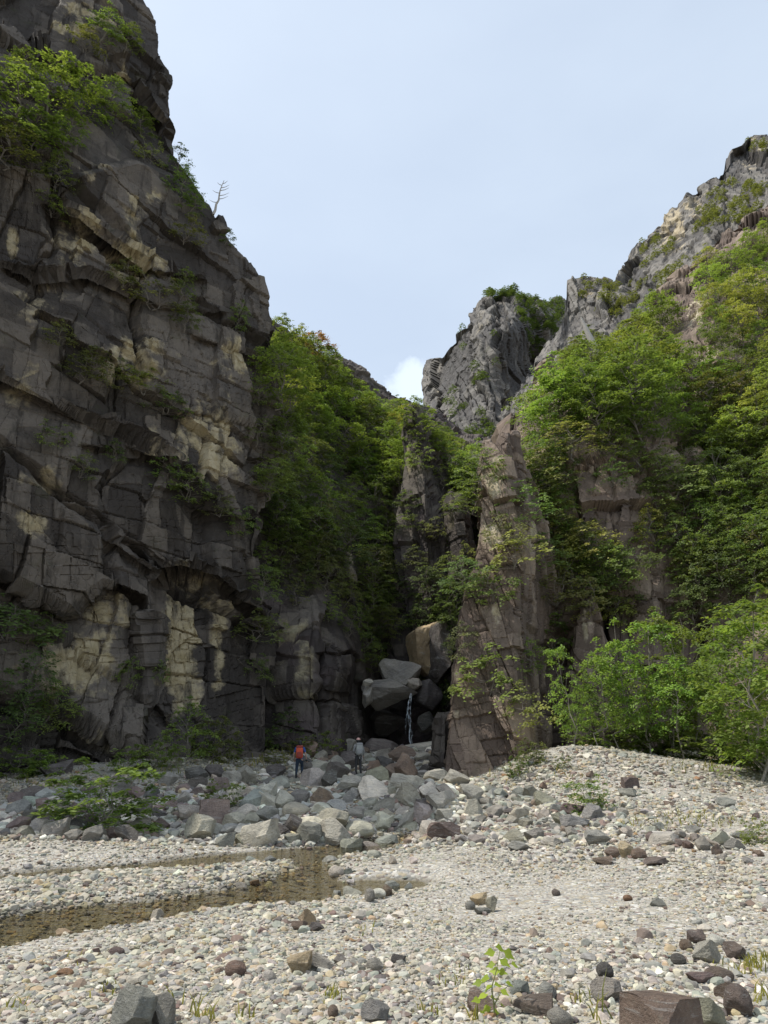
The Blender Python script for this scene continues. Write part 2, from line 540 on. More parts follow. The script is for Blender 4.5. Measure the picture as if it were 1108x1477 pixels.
def height(Q, noise=True):
    Q = np.asarray(Q, float)
    z = _gf(Q / 10)
    r = np.hypot(Q[:, 0], Q[:, 1] - 20)
    k = np.clip((r - 45) / 40, 0, 1)
    z = z * (1 - k) + k * 1.2
    near = (np.abs(Q[:, 0]) < 26) & (Q[:, 1] > 4) & (Q[:, 1] < 30)
    q3 = np.concatenate([Q, np.zeros((len(Q), 1))], 1)
    if noise:
        z = z + 0.05 * fbm(q3 * 0.7, 3, 5) + 0.022 * fbm(q3 * 2.6, 2, 6)
    s = np.full(len(Q), 9.0)
    if near.any():
        s[near] = streams(Q[near] + 0.10 * np.stack([fbm(q3[near] * 1.1, 3, 21), fbm(q3[near] * 1.1, 3, 22)], 1))
    w = np.clip(s / 0.5, 0, 1)
    bank = ZW + np.where(s < 0, np.maximum(s, -0.8) * 0.30, np.minimum(s, 0.5) * 0.22)
    z = np.where(s < 0.5, bank * (1 - w) + np.maximum(z, ZW + 0.03) * w + 0.012 * fbm(q3 * 3.0, 2, 8), z)
    return z


def hz(x, y):
    return float(height(np.array([[x, y]]))[0])


def grow(a, b, step, far, ratio=1.35):
    core = np.arange(a, b + 1e-6, step)
    up, s = [], step
    v = core[-1]
    while v < far:
        s *= ratio; v += s; up.append(v)
    lo, s = [], step
    v = core[0]
    while v > -far:
        s *= ratio; v -= s; lo.append(v)
    return np.concatenate([lo[::-1], core, up])


xs = grow(-22, 24, 0.11, 2500)
ys = [3.2]
while ys[-1] < 48:
    ys.append(ys[-1] + max(0.05, 0.0065 * ys[-1]))
s = 0.4
while ys[-1] < 3000:
    s *= 1.35; ys.append(ys[-1] + s)
lo, s, v = [], 0.05, 3.2
while v > -2500:
    s *= 1.35; v -= s; lo.append(v)
ys = np.array(lo[::-1] + ys)
X, Y = np.meshgrid(xs, ys)
Q = np.stack([X.ravel(), Y.ravel()], 1)
Zg = height(Q)

t = NT('gravel_ground')
c = t.n('TexCoord').outputs['Object']
v1 = t.n('TexVoronoi', {'Vector': c, 'Scale': 14.0, 'Randomness': 1.0})
v2 = t.n('TexVoronoi', {'Vector': c, 'Scale': 33.0})
def pebble_ramp(val):
    r = t.n('ValToRGB', {'Fac': val}); r.color_ramp.interpolation = 'CONSTANT'
    e = r.color_ramp.elements
    stops = [(0, (0.40, 0.37, 0.31)), (0.25, (0.33, 0.31, 0.27)), (0.42, (0.26, 0.26, 0.245)), (0.56, (0.48, 0.45, 0.39)), (0.70, (0.21, 0.165, 0.145)), (0.78, (0.36, 0.31, 0.22)), (0.9, (0.55, 0.53, 0.48))]
    e[0].position, e[0].color = stops[0][0], (*stops[0][1], 1); e[1].position, e[1].color = stops[1][0], (*stops[1][1], 1)
    for p, cc in stops[2:]:
        x = e.new(p); x.color = (*cc, 1)
    return r.outputs[0]
sep = t.n('SeparateColor', {0: v1.outputs['Color']}).outputs[0]; sep2 = t.n('SeparateColor', {0: v2.outputs['Color']}).outputs[0]
patch = t.step(t.noise(c, 0.9, 4), 0.4, 0.6)
colr = t.mix(patch, pebble_ramp(sep), pebble_ramp(sep2))
colr = t.mix(0.35, colr, t.mix(t.noise(c, 40, 4), (0.5, 0.5, 0.5), (1.5, 1.5, 1.5)), 'MULTIPLY')
wetz = t.n('SeparateXYZ', {0: c}).outputs[2]
wetm = t.step(wetz, ZW + 0.02, ZW - 0.05)
algae = t.mix(t.step(t.noise(c, 1.6, 5), 0.35, 0.65), (0.15, 0.115, 0.055), (0.24, 0.20, 0.115))
inner = t.step(t.attr('wet').outputs['Fac'], 0.3, 0.7)
colr = t.mix(t.math('MULTIPLY', inner, 0.75), colr, algae)
damp = t.step(t.attr('wet').outputs['Fac'], 0.0, 0.35)
colr = t.mix(t.math('MULTIPLY', damp, 0.55), colr, (0.10, 0.088, 0.065))
soil = t.math('MULTIPLY', t.attr('soil').outputs['Fac'], t.step(t.noise(c, 1.3, 5), 0.38, 0.6))
colr = t.mix(soil, colr, t.mix(t.noise(c, 9, 4), (0.07, 0.06, 0.03), (0.13, 0.12, 0.045)))
hh = t.math('ADD', t.math('MULTIPLY', v1.outputs['Distance'], -0.6), t.math('MULTIPLY', v2.outputs['Distance'], -0.25))
b = t.n('BsdfPrincipled', {'Base Color': colr, 'Roughness': 0.85, 'Specular IOR Level': 0.2, 'Normal': t.bump(hh, 0.05, 0.9)})
M_GROUND = t.finish(b.outputs[0])
nearm = (np.abs(Q[:, 0]) < 24) & (Q[:, 1] > 5) & (Q[:, 1] < 24)
wet = np.zeros(len(Q)); wet[nearm] = np.clip(0.5 - streams(Q[nearm]) / 0.34, 0, 1)
pp = proj(np.concatenate([Q, Zg[:, None]], 1))
soil = np.clip(blobs(pp[:, 0], pp[:, 1], [(1060, 1120, 90, 25, 0.9), (330, 1098, 130, 22, 0.9), (420, 1080, 120, 14, 1), (20, 1122, 120, 20, 0.9), (200, 1175, 140, 30, 0.7), (960, 1180, 130, 16, 0.6), (740, 1105, 30, 30, 0.8)]), 0, 1)
soil = np.where(pp[:, 2] > 1, soil, 0)
soil[(Q[:, 1] > 48) | (np.abs(Q[:, 0]) > 40)] = 1
ground = obj('ground', mesh_np('ground', np.concatenate([Q, Zg[:, None]], 1), grid_faces(len(ys), len(xs))[:, ::-1], M_GROUND, True, {'wet': wet, 'soil': soil}))
tag(ground, 'pale grey gravel bed of the river with sandy patches', kind='structure')

# the stream: one sheet clipped to the channels
wx = np.arange(-16, 6, 0.14); wy = np.arange(8, 21, 0.14)
WX, WY = np.meshgrid(wx, wy); WQ = np.stack([WX.ravel(), WY.ravel()], 1)
ws = streams(WQ)
fc = grid_faces(len(wy), len(wx))[:, ::-1]
fc = fc[(ws[fc] < 0.30).all(1)]
used = np.unique(fc); remap = np.full(len(WQ), -1); remap[used] = np.arange(len(used))
t = NT('stream_water')
c = t.n('TexCoord').outputs['Object']
rip = t.math('ADD', t.noise(t.scaled(c, (1.0, 2.2, 1)), 3.2, 3, 0.5, 0.8), t.math('MULTIPLY', t.noise(c, 11, 2), 0.3))
nrmw = t.bump(rip, 0.10, 0.55)
fr = t.n('Fresnel', {'IOR': 1.33, 'Normal': nrmw}).outputs[0]
gl = t.n('BsdfGlossy', {'Roughness': 0.06, 'Color': (0.9, 0.9, 0.9), 'Normal': nrmw}).outputs[0]
tr = t.n('BsdfTransparent', {'Color': (0.90, 0.88, 0.76)}).outputs[0]
M_WATER = t.finish(t.n('MixShader', {0: fr, 1: tr, 2: gl}).outputs[0])
water = obj('water', mesh_np('water', np.concatenate([WQ[used], np.full((len(used), 1), ZW)], 1), remap[fc], M_WATER, True))
tag(water, 'shallow clear stream in two arms over brown pebbles', kind='structure')

# ------------------------------------------------------------------ rock faces
M_CLIFF = rock_mat('cliff_rock', (0.050, 0.042, 0.036), (0.158, 0.133, 0.109), (0.43, 0.36, 0.235), 1.0, 0.35, 0.7, (0.078, 0.067, 0.060))
M_GORGE = rock_mat('gorge_rock', (0.060, 0.05, 0.045), (0.14, 0.12, 0.10), (0.32, 0.28, 0.19), 1.0, 0.45, 0.6)
M_BROWN = rock_mat('brown_rock', (0.13, 0.098, 0.078), (0.285, 0.22, 0.168), (0.55, 0.48, 0.36), 1.2, 0.3, 0.5, (0.22, 0.16, 0.13))
M_FAR = rock_mat('mountain_rock', (0.09, 0.083, 0.077), (0.215, 0.197, 0.172), (0.46, 0.39, 0.275), 0.4, 0.5, 0.85, (0.12, 0.115, 0.112))

CLIFF_EDGE = [(-400, 120), (-250, 150), (-100, 180), (0, 204), (30, 222), (60, 231), (75, 229), (100, 243), (120, 247), (150, 246), (175, 249), (195, 244), (215, 250), (235, 262), (255, 276), (290, 298), (310, 306), (350, 328), (372, 350), (400, 369), (440, 383), (500, 398), (560, 403), (650, 402), (720, 385), (780, 372), (850, 376), (900, 384), (1000, 384), (1150, 386)]
cl_ctrl = [(-900, 1200, 15), (-700, 1180, 18.4), (-300, 1150, 25.5), (0, 1135, 31.5), (150, 1115, 34), (300, 1100, 37), (385, 1090, 40.5),
           (-300, 980, 26), (0, 980, 32), (120, 970, 34.3), (200, 960, 36), (300, 960, 38), (385, 960, 41),
           (-700, 850, 18), (-300, 840, 25), (0, 850, 31.5), (150, 840, 34), (250, 820, 36.3), (330, 830, 38), (380, 840, 41),
           (0, 700, 30.6), (150, 700, 33.3), (300, 700, 37), (390, 690, 41.5),
           (-700, 500, 17.6), (-300, 500, 24), (0, 520, 30.8), (150, 520, 33.6), (270, 520, 37.2), (395, 520, 42),
           (0, 330, 31.3), (150, 330, 34.6), (290, 330, 39.5), (-300, 200, 25), (0, 200, 32.2), (120, 200, 34.8), (248, 190, 40.5),
           (-600, 300, 17.8), (-490, 150, 18.3), (-400, -100, 20.5), (-900, 0, 12.5), (-900, -300, 13), (-300, 0, 26.5), (0, 0, 34), (100, 0, 37), (205, 0, 41), (-300, -300, 28), (0, -300, 38), (120, -300, 43)]
cl_feats = [([(-300, 790), (0, 822), (50, 845), (98, 872), (125, 848), (145, 836), (180, 845), (214, 860)], 2.6, 90, 10),
            ([(216, 838), (240, 820), (262, 816), (300, 822), (330, 840), (362, 872), (390, 885)], 2.2, 80, 10),
            ([(-100, 500), (0, 545), (60, 575), (110, 600), (160, 622), (240, 655), (300, 735), (380, 750)], 1.0, 40, 6),
            ([(0, 380), (60, 400), (130, 395), (230, 440), (330, 450)], 0.8, 26, 6),
            ([(60, 290), (115, 312), (185, 365), (225, 390), (300, 400)], 0.9, 30, 6),
            ([(-200, 205), (0, 225), (60, 240), (110, 245), (200, 225), (260, 245)], -1.4, 30, 10),
            ([(-200, 10), (0, 60), (30, 80), (110, 95), (180, 110), (250, 190)], 1.6, 40, 6),
            ([(110, 640), (190, 650), (262, 655)], 0.9, 24, 6),
            ([(150, 770), (185, 800), (232, 830)], 0.9, 18, 6),
            ([(40, 905), (90, 930), (150, 975), (220, 1010), (262, 1060)], 0.9, 26, 6),
            ([(-80, 880), (20, 900), (60, 925)], 0.8, 22, 6),
            ([(40, 1005), (100, 1025), (150, 1060), (210, 1090)], 1.1, 24, 6),
            ([(-60, 1060), (90, 1075), (190, 1110)], 0.8, 20, 6),
            ([(270, 480), (330, 500), (395, 520)], 0.8, 24, 6), ([(265, 590), (320, 600), (400, 620)], 0.7, 26, 6)]
CLIFF = Surface(cl_ctrl, cl_feats)
toff = np.concatenate([np.linspace(0, 0.66, 60)[:-1], np.linspace(0.66, 1, 300)])
px, py = lin_rows([(-400, -900), (1210, -900)], CLIFF_EDGE, -330, 1190, 900, 0, toff)
topc = np.interp(px, [-900, -600, -300, 0, 210], [300, 200, 40, -45, -45])
py = 1190 - (1190 - py) * (1190 - topc) / 1520
px, _ = (np.interp(py, [a for a, _ in CLIFF_EDGE], [b for _, b in CLIFF_EDGE]) + 900) * toff[None] - 900, 0
cl_pale = [(262, 930, 34, 120, 0.80), (322, 930, 14, 90, 0.75), (285, 860, 60, 40, 0.55), (110, 950, 60, 60, 0.49), (60, 980, 40, 40, 0.34), (160, 890, 70, 40, 0.34), (200, 370, 50, 45, 0.70), (110, 340, 40, 60, 0.55),
           (215, 300, 40, 40, 0.50), (190, 520, 50, 50, 0.65), (225, 630, 20, 30, 0.70), (300, 640, 45, 80, 0.55), (20, 345, 12, 35, 0.80), (60, 430, 50, 40, 0.45), (120, 40, 60, 30, 0.60), (180, 110, 16, 20, 0.70), (45, 755, 40, 22, 0.60),
           (35, 560, 30, 40, 0.55), (330, 520, 25, 50, 0.50), (130, 250, 40, 20, 0.60), (120, 1070, 60, 25, 0.29), (60, 690, 50, 20, 0.50)]
E_ = np.array([0.83, 0.55, 0.0]); Z_ = np.array([0, 0, 1.0]); N_ = np.array([0.55, -0.83, 0.0])
R_CLIFF = [0.40 * E_ + 0.90 * Z_ + 0.10 * N_, 0.98 * E_ + 0.06 * Z_ + 0.25 * N_, 0.9 * N_ + 0.3 * E_ + 0.15 * Z_]
R_CLIFF = [R_CLIFF, [0.36 * E_ + 0.92 * Z_ + 0.1 * N_, 0.98 * E_ - 0.08 * Z_ + 0.25 * N_, 0.9 * N_ + 0.3 * E_ + 0.15 * Z_], [-0.1 * E_ + 0.98 * Z_ + 0.15 * N_, 0.98 * E_ + 0.15 * Z_ + 0.2 * N_, 0.9 * N_ + 0.3 * E_ + 0.15 * Z_]]
SPEC_CLIFF = [((8.5, 6.0, 5.0), 1.15), ((4.6, 3.2, 2.4), 0.48), ((1.6, 1.15, 1.0), 0.22), ((0.55, 0.36, 0.4), 0.085)]
cliff, V_CLIFF = build_surface('cliff', CLIFF, px, py, M_CLIFF, SPEC_CLIFF, R_CLIFF, 3, cl_pale, wrap_r=(30, 26, 0.15), wrap_t=(6, 30, 0.2), amp_noise=0.2)
tag(cliff, 'towering dark purple grey cliff with ochre streaks and an undercut base', kind='structure')

# unseen buttress added beside the cliff, out of frame, to shade the rubble bank
BP = np.array([(-23.3, 29), (-19.3, 22), (-20, 19), (-26, 17.0), (-34, 20), (-30, 33)], float); BT_ = np.array([42.5, 38.5, 34, 31, 33, 41], float)
kq = np.linspace(0, 6, 181)[:-1]; Bc = np.concatenate([BP, BP[:1]]); Bt = np.append(BT_, BT_[0])
bx, by, bt = (np.interp(kq, range(7), a_) for a_ in (Bc[:, 0], Bc[:, 1], Bt))
tr_ = np.concatenate([np.linspace(0, 1, 90), [1, 1, 1]]); sh_ = np.concatenate([np.ones(90), [0.8, 0.4, 0.02]])
G = np.stack([bx.mean() + (bx - bx.mean())[None] * sh_[:, None], by.mean() + (by - by.mean())[None] * sh_[:, None], -1.5 + (bt + 1.5)[None] * tr_[:, None] + np.concatenate([np.zeros(90), [0.5, 1, 1.2]])[:, None]], -1)
nb = np.stack([bx - bx.mean(), by - by.mean(), bx * 0], -1); nb /= np.linalg.norm(nb, axis=1)[:, None]; nb = np.repeat(nb[None], 93, 0).reshape(-1, 3)
d_, f_ = rock_disp(G.reshape(-1, 3), [((5, 4, 4), 0.9), ((2, 1.6, 1.6), 0.4)], R_CLIFF, 5)
i_ = np.arange(93 * 180).reshape(93, 180); j_ = np.roll(i_, -1, 1)
o = obj('cliff', mesh_np('cliff', G.reshape(-1, 3) + nb * d_[:, None], np.stack([i_[:-1], j_[:-1], j_[1:], i_[1:]], -1).reshape(-1, 4), M_CLIFF, False, {'pale': f_ * 0, 'facet': f_}))
tag(o, 'unseen dark buttress added beside the river to shade the rubble bank', kind='structure')

gt = [(330, 440), (380, 455), (420, 480), (450, 492), (510, 530), (560, 565), (600, 580), (640, 600), (680, 625), (720, 640), (800, 640)]
gb_ctrl = [(340, 1090, 44), (380, 1085, 44), (520, 1075, 47.5), (545, 1075, 52), (590, 1070, 54), (630, 1075, 51), (655, 1090, 45), (800, 1100, 44),
           (380, 960, 44), (515, 960, 48), (545, 960, 54), (590, 960, 57), (650, 960, 51), (800, 960, 46), (380, 870, 45), (500, 880, 49.5), (580, 870, 58), (650, 870, 56), (800, 870, 50),
           (380, 760, 47.5), (450, 760, 51.5), (520, 760, 58), (600, 760, 62), (680, 760, 62), (800, 760, 60), (390, 650, 53), (450, 650, 59), (540, 650, 68), (620, 650, 70), (700, 660, 72), (800, 660, 74),
           (390, 470, 64), (450, 500, 74), (560, 570, 82), (680, 640, 88), (800, 640, 90)]
gb_feats = [([(360, 925), (420, 930), (500, 945)], 0.6, 20, 2), ([(380, 1000), (450, 990), (520, 1005)], 0.5, 20, 2), ([(528, 985), (560, 975), (600, 985), (625, 1000)], 1.5, 60, 3)]
GORGE = Surface(gb_ctrl, gb_feats)
px, py = col_rows(gt, 320, 800, 330, 1125, 430)
gorge, V_GORGE = build_surface('gorge_wall', GORGE, px, py, M_GORGE, [((6, 5, 5), 1.2), ((2.4, 2.0, 2.0), 0.5), ((0.9, 0.8, 0.8), 0.2)], [E_ - 0.1 * Z_, Z_ + 0.25 * E_, N_ + 0.2 * Z_], 13,
                               [(420, 940, 30, 40, 0.4), (440, 960, 14, 40, 0.5), (500, 800, 14, 50, 0.5), (560, 720, 20, 30, 0.4)], wrap_t=(6, 30, 0.1), amp_noise=0.25)
tag(gorge, 'dark wet rock wall at the back of the gorge behind the waterfall', kind='structure')

rt = [(735, 620), (745, 600), (790, 535), (850, 510), (900, 485), (950, 430), (1000, 375), (1050, 330), (1108, 292), (1300, 170), (1500, 90), (1900, 20)]
rs_ctrl = [(640, 1120, 41), (760, 1110, 38), (900, 1105, 37.5), (1108, 1112, 35), (1400, 1130, 29), (1900, 1150, 24), (680, 900, 43), (800, 900, 41), (900, 900, 39.5), (1000, 900, 39.5), (1108, 900, 37), (1400, 900, 32), (1900, 900, 27),
           (740, 760, 44), (850, 750, 41.5), (950, 750, 42), (1040, 750, 43), (1108, 750, 42), (1500, 750, 35), (740, 660, 48), (860, 650, 45), (960, 650, 47), (1108, 650, 47),
           (760, 600, 62), (850, 560, 56), (950, 550, 57), (1040, 550, 54), (1108, 550, 52.5), (1500, 550, 42), (860, 510, 68), (960, 450, 67), (1040, 450, 61), (1108, 450, 61), (1000, 375, 80), (1108, 350, 73), (1500, 350, 60), (1108, 295, 84), (1500, 100, 80), (1900, 30, 70)]
rs_feats = [([(800, 690), (870, 680), (950, 700), (1050, 720)], 1.0, 60, 4), ([(820, 860), (900, 850), (960, 870)], 1.2, 40, 3), ([(970, 500), (1010, 470), (1060, 500), (1108, 530), (1200, 540)], -1.5, 60, 20)]
SLOPE = Surface(rs_ctrl, rs_feats)
px, py = col_rows(rt, 735, 1900, 560, 1140, 420)
u = (px[0] - 735) / 1165; px = np.repeat((735 + 1165 * (0.45 * u + 0.55 * u ** 2.2))[None], 420, 0)
T = np.interp(px[0], [a for a, _ in rt], [b for _, b in rt]); py = T[None] + (1140 - T)[None] * np.linspace(0, 1, 420)[:, None]
rs_pale = [(1000, 450, 25, 40, 0.5), (1040, 520, 40, 20, 0.4), (935, 810, 25, 20, 0.4), (860, 900, 12, 50, 0.6), (900, 720, 20, 30, 0.3)]
slope, V_SLOPE = build_surface('hillside', SLOPE, px, py, M_BROWN, [((6, 7, 5), 1.8), ((2.4, 3.0, 2.2), 0.8), ((0.9, 1.1, 0.9), 0.25)], [(1, -0.3, 0.06), (-0.1, 0.2, 1), (0.35, -1, 0.2)], 23, rs_pale, wrap_t=(6, 40, 0.05), wrap_l=(8, 20, 0.05), amp_noise=0.3, rmin=0.4)
tag(slope, 'steep brown rock hillside under trees beside the gravel mound', kind='structure')

mt = [(600, 545), (612, 530), (625, 520), (640, 514), (652, 495), (660, 480), (675, 468), (682, 450), (690, 442), (698, 428), (712, 422), (735, 418), (745, 424), (760, 428), (775, 431), (790, 436), (800, 428), (808, 428), (815, 432), (830, 440), (860, 450)]
mc = [(600, 540, 300), (640, 520, 262), (660, 490, 246), (700, 440, 236), (735, 425, 240), (760, 450, 232), (775, 435, 262), (800, 440, 275), (830, 450, 285), (740, 520, 215), (770, 520, 240), (800, 520, 250), (680, 560, 210), (640, 580, 225), (700, 640, 180), (760, 640, 185), (620, 640, 205), (850, 640, 220)]
MOUNT = Surface(mc)
px, py = col_rows(mt, 612, 860, 260, 660, 260)
mount, V_MOUNT = build_surface('mountain', MOUNT, px, py, M_FAR, [((13, 90, 60), 2.9), ((5.0, 40, 30), 1.8), ((2.0, 14, 12), 1.0)], [(1, -0.15, 0.05), (-0.15, 0.1, 1), (0.4, -1, 0.1)], 33, [(690, 480, 30, 60, 0.25), (640, 560, 30, 40, 0.3)], wrap_l=(14, 120, 0.25), wrap_t=(6, 80, 0.2), amp_noise=0.6, rmin=0.7)
tag(mount, 'grey rocky peak beyond the gorge with trees along its crest', kind='structure')

dt = [(720, 600), (740, 570), (765, 535), (775, 515), (790, 492), (806, 482), (814, 458), (819, 405), (826, 402), (845, 397), (856, 400), (878, 406), (886, 420), (896, 398), (912, 382), (918, 362), (925, 350), (945, 335), (960, 323), (985, 300), (1000, 280), (1008, 268), (1030, 254), (1042, 246), (1045, 222), (1056, 212), (1072, 199), (1090, 196), (1108, 198), (1150, 165), (1300, 70), (1500, 20)]
dc = [(720, 600, 150), (775, 520, 165), (820, 410, 180), (850, 400, 180), (886, 420, 172), (912, 385, 172), (960, 330, 170), (1005, 272, 170), (1045, 225, 170), (1108, 200, 172), (1300, 80, 170), (1500, 30, 170), (800, 560, 120), (860, 500, 140), (950, 420, 132), (1040, 330, 130), (1108, 290, 130), (1300, 300, 110), (800, 620, 110), (1000, 480, 105), (1200, 480, 100), (1500, 400, 100)]
RIDGE = Surface(dc)
px, py = col_rows(dt, 720, 1500, 420, 660, 240)
u = (px[0] - 720) / 780; xx = 720 + 780 * (0.6 * u + 0.4 * u ** 2.5); px = np.repeat(xx[None], 240, 0)
T = np.interp(xx, [a for a, _ in dt], [b for _, b in dt]); py = T[None] + (660 - T)[None] * (np.linspace(0, 1, 240) ** 1.4)[:, None]
ridge, V_RIDGE = build_surface('mountain', RIDGE, px, py, M_FAR, [((8, 45, 30), 2.3), ((3.2, 18, 15), 1.4), ((1.3, 6, 6), 0.7)], [(1, -0.45, 0.10), (-0.1, 0.1, 1), (0.5, -1, 0.2)], 43,
                               [(970, 340, 25, 40, 0.55), (1085, 220, 30, 30, 0.5), (1010, 300, 25, 30, 0.45), (850, 430, 20, 20, 0.35), (920, 400, 20, 30, 0.4), (980, 330, 14, 30, 0.7)], wrap_t=(6, 60, 0.2), wrap_l=(10, 80, 0.2), amp_noise=0.4, rmin=0.7)
tag(ridge, 'pale rocky ridge climbing above the wooded hillside', kind='structure')


# free-standing rock pillars: closed lofts of outline rows
def pillar(name, rows, mat, specs, R, seed, label, cat='rock pillar', pale=(), n_row=150, per=(60, 34, 26, 30), amp_noise=0.12, kind=None, group=None):
    """rows: (y, left x, left Y, ridge x, ridge Y, right x, right Y, back Y); a ring per row: left edge - ridge - right edge - back"""
    r = np.array(rows, float)
    yy = np.linspace(r[0, 0], r[-1, 0], n_row)
    q = np.stack([np.interp(yy, r[:, 0], r[:, k]) for k in range(8)], 1)
    L = at(q[:, 1], yy, q[:, 2]); D = at(q[:, 3], yy, q[:, 4]); Rr = at(q[:, 5], yy, q[:, 6])
    B1 = Rr.copy(); B1[:, 1] = q[:, 7]; B1[:, 0] *= 1.04
    B2 = L.copy(); B2[:, 1] = q[:, 7]; B2[:, 0] += (q[:, 7] - q[:, 2]) * 0.15
    corners = [L, D, Rr, B1, B2]
    segs = []
    for a in range(5):
        n = (per + (12,))[a] if a < 5 else 12
        t_ = np.linspace(0, 1, n, endpoint=False)
        segs.append(corners[a][:, None] * (1 - t_)[None, :, None] + corners[(a + 1) % 5][:, None] * t_[None, :, None])
    G = np.concatenate(segs, 1)
    m = G.shape[1]
    # cap rows shrink to the middle
    ctr = G[0].mean(0)
    caps = [ctr + (G[0] - ctr) * s_ + np.array([0, 0, dz]) for s_, dz in ((0.02, 0.45), (0.5, 0.40), (0.85, 0.25))]
    G = np.concatenate([np.array(caps), G], 0)
    Gc = np.concatenate([G, G[:, :1]], 1)
    N = grid_normals(Gc)[:, :m]
    P = G.reshape(-1, 3); N = N.reshape(-1, 3)
    c0 = np.repeat(G.mean(1)[:, None], m, 1).reshape(-1, 3)
    if ((P - c0) * N).sum(1).mean() < 0:
        N = -N
    d, facet = rock_disp(P, specs, R, seed, 0.6)
    d += amp_noise * fbm(P * 0.8, 4, seed + 3)
    pr = proj(P)
    pal = blobs(pr[:, 0], pr[:, 1], pale) if len(pale) else np.zeros(len(P))
    V = P + N * d[:, None]
    base = np.array([V[-m:, 0].mean(), V[-m:, 1].mean(), V[-m:, 2].min()])
    i = np.arange(len(G) * m).reshape(len(G), m); j = np.roll(i, -1, 1)
    fc = np.stack([i[:-1], j[:-1], j[1:], i[1:]], -1).reshape(-1, 4)[:, ::-1]
    me = mesh_np(name, V - base, fc, mat, False, {'pale': pal, 'facet': facet})
    o = obj(name, me, None, base)
    tag(o, label, cat, group, kind)
    return o, V


SP_P = [((2.3, 6, 60), 0.62), ((1.05, 2.6, 60), 0.40), ((0.5, 1.15, 60), 0.19), ((0.24, 0.5, 60), 0.06)]
R_P = [(0.91, 0.41, 0.10), (-0.12, 0.1, 1), (0.45, -1, 0.06)]
PILLAR, V_PILLAR = pillar('rock_pillar', [(640, 698, 38.2, 730, 37.6, 752, 39.5, 46), (700, 697, 37.6, 733, 36.8, 770, 40, 46), (760, 694, 37, 750, 36.2, 788, 40, 46), (800, 690, 36.6, 758, 35.8, 798, 40, 46), (850, 674, 36, 749, 35.2, 802, 39.5, 46),
                                (900, 664, 35.6, 743, 34.8, 796, 39, 45), (960, 658, 35.2, 743, 34.4, 784, 38.5, 44), (1030, 654, 34.8, 745, 34, 790, 38.5, 44), (1075, 648, 34.4, 745, 33.6, 785, 38, 43), (1150, 636, 34, 748, 33.1, 790, 38, 43)],
                 M_BROWN, SP_P, R_P, 61, 'tall tapering brown rock pillar with small shrubs, beside the waterfall gorge',
                 pale=[(715, 690, 14, 60, 0.45), (715, 770, 22, 30, 0.75), (700, 850, 25, 30, 0.4), (770, 770, 10, 30, 0.6), (720, 870, 10, 60, 0.4), (660, 1000, 8, 50, 0.55), (670, 1010, 22, 16, 0.5)], n_row=330, per=(95, 80, 40, 16))
SP_S = [((1.9, 4.5, 60), 0.55), ((0.9, 2.0, 60), 0.32), ((0.45, 0.9, 60), 0.14)]
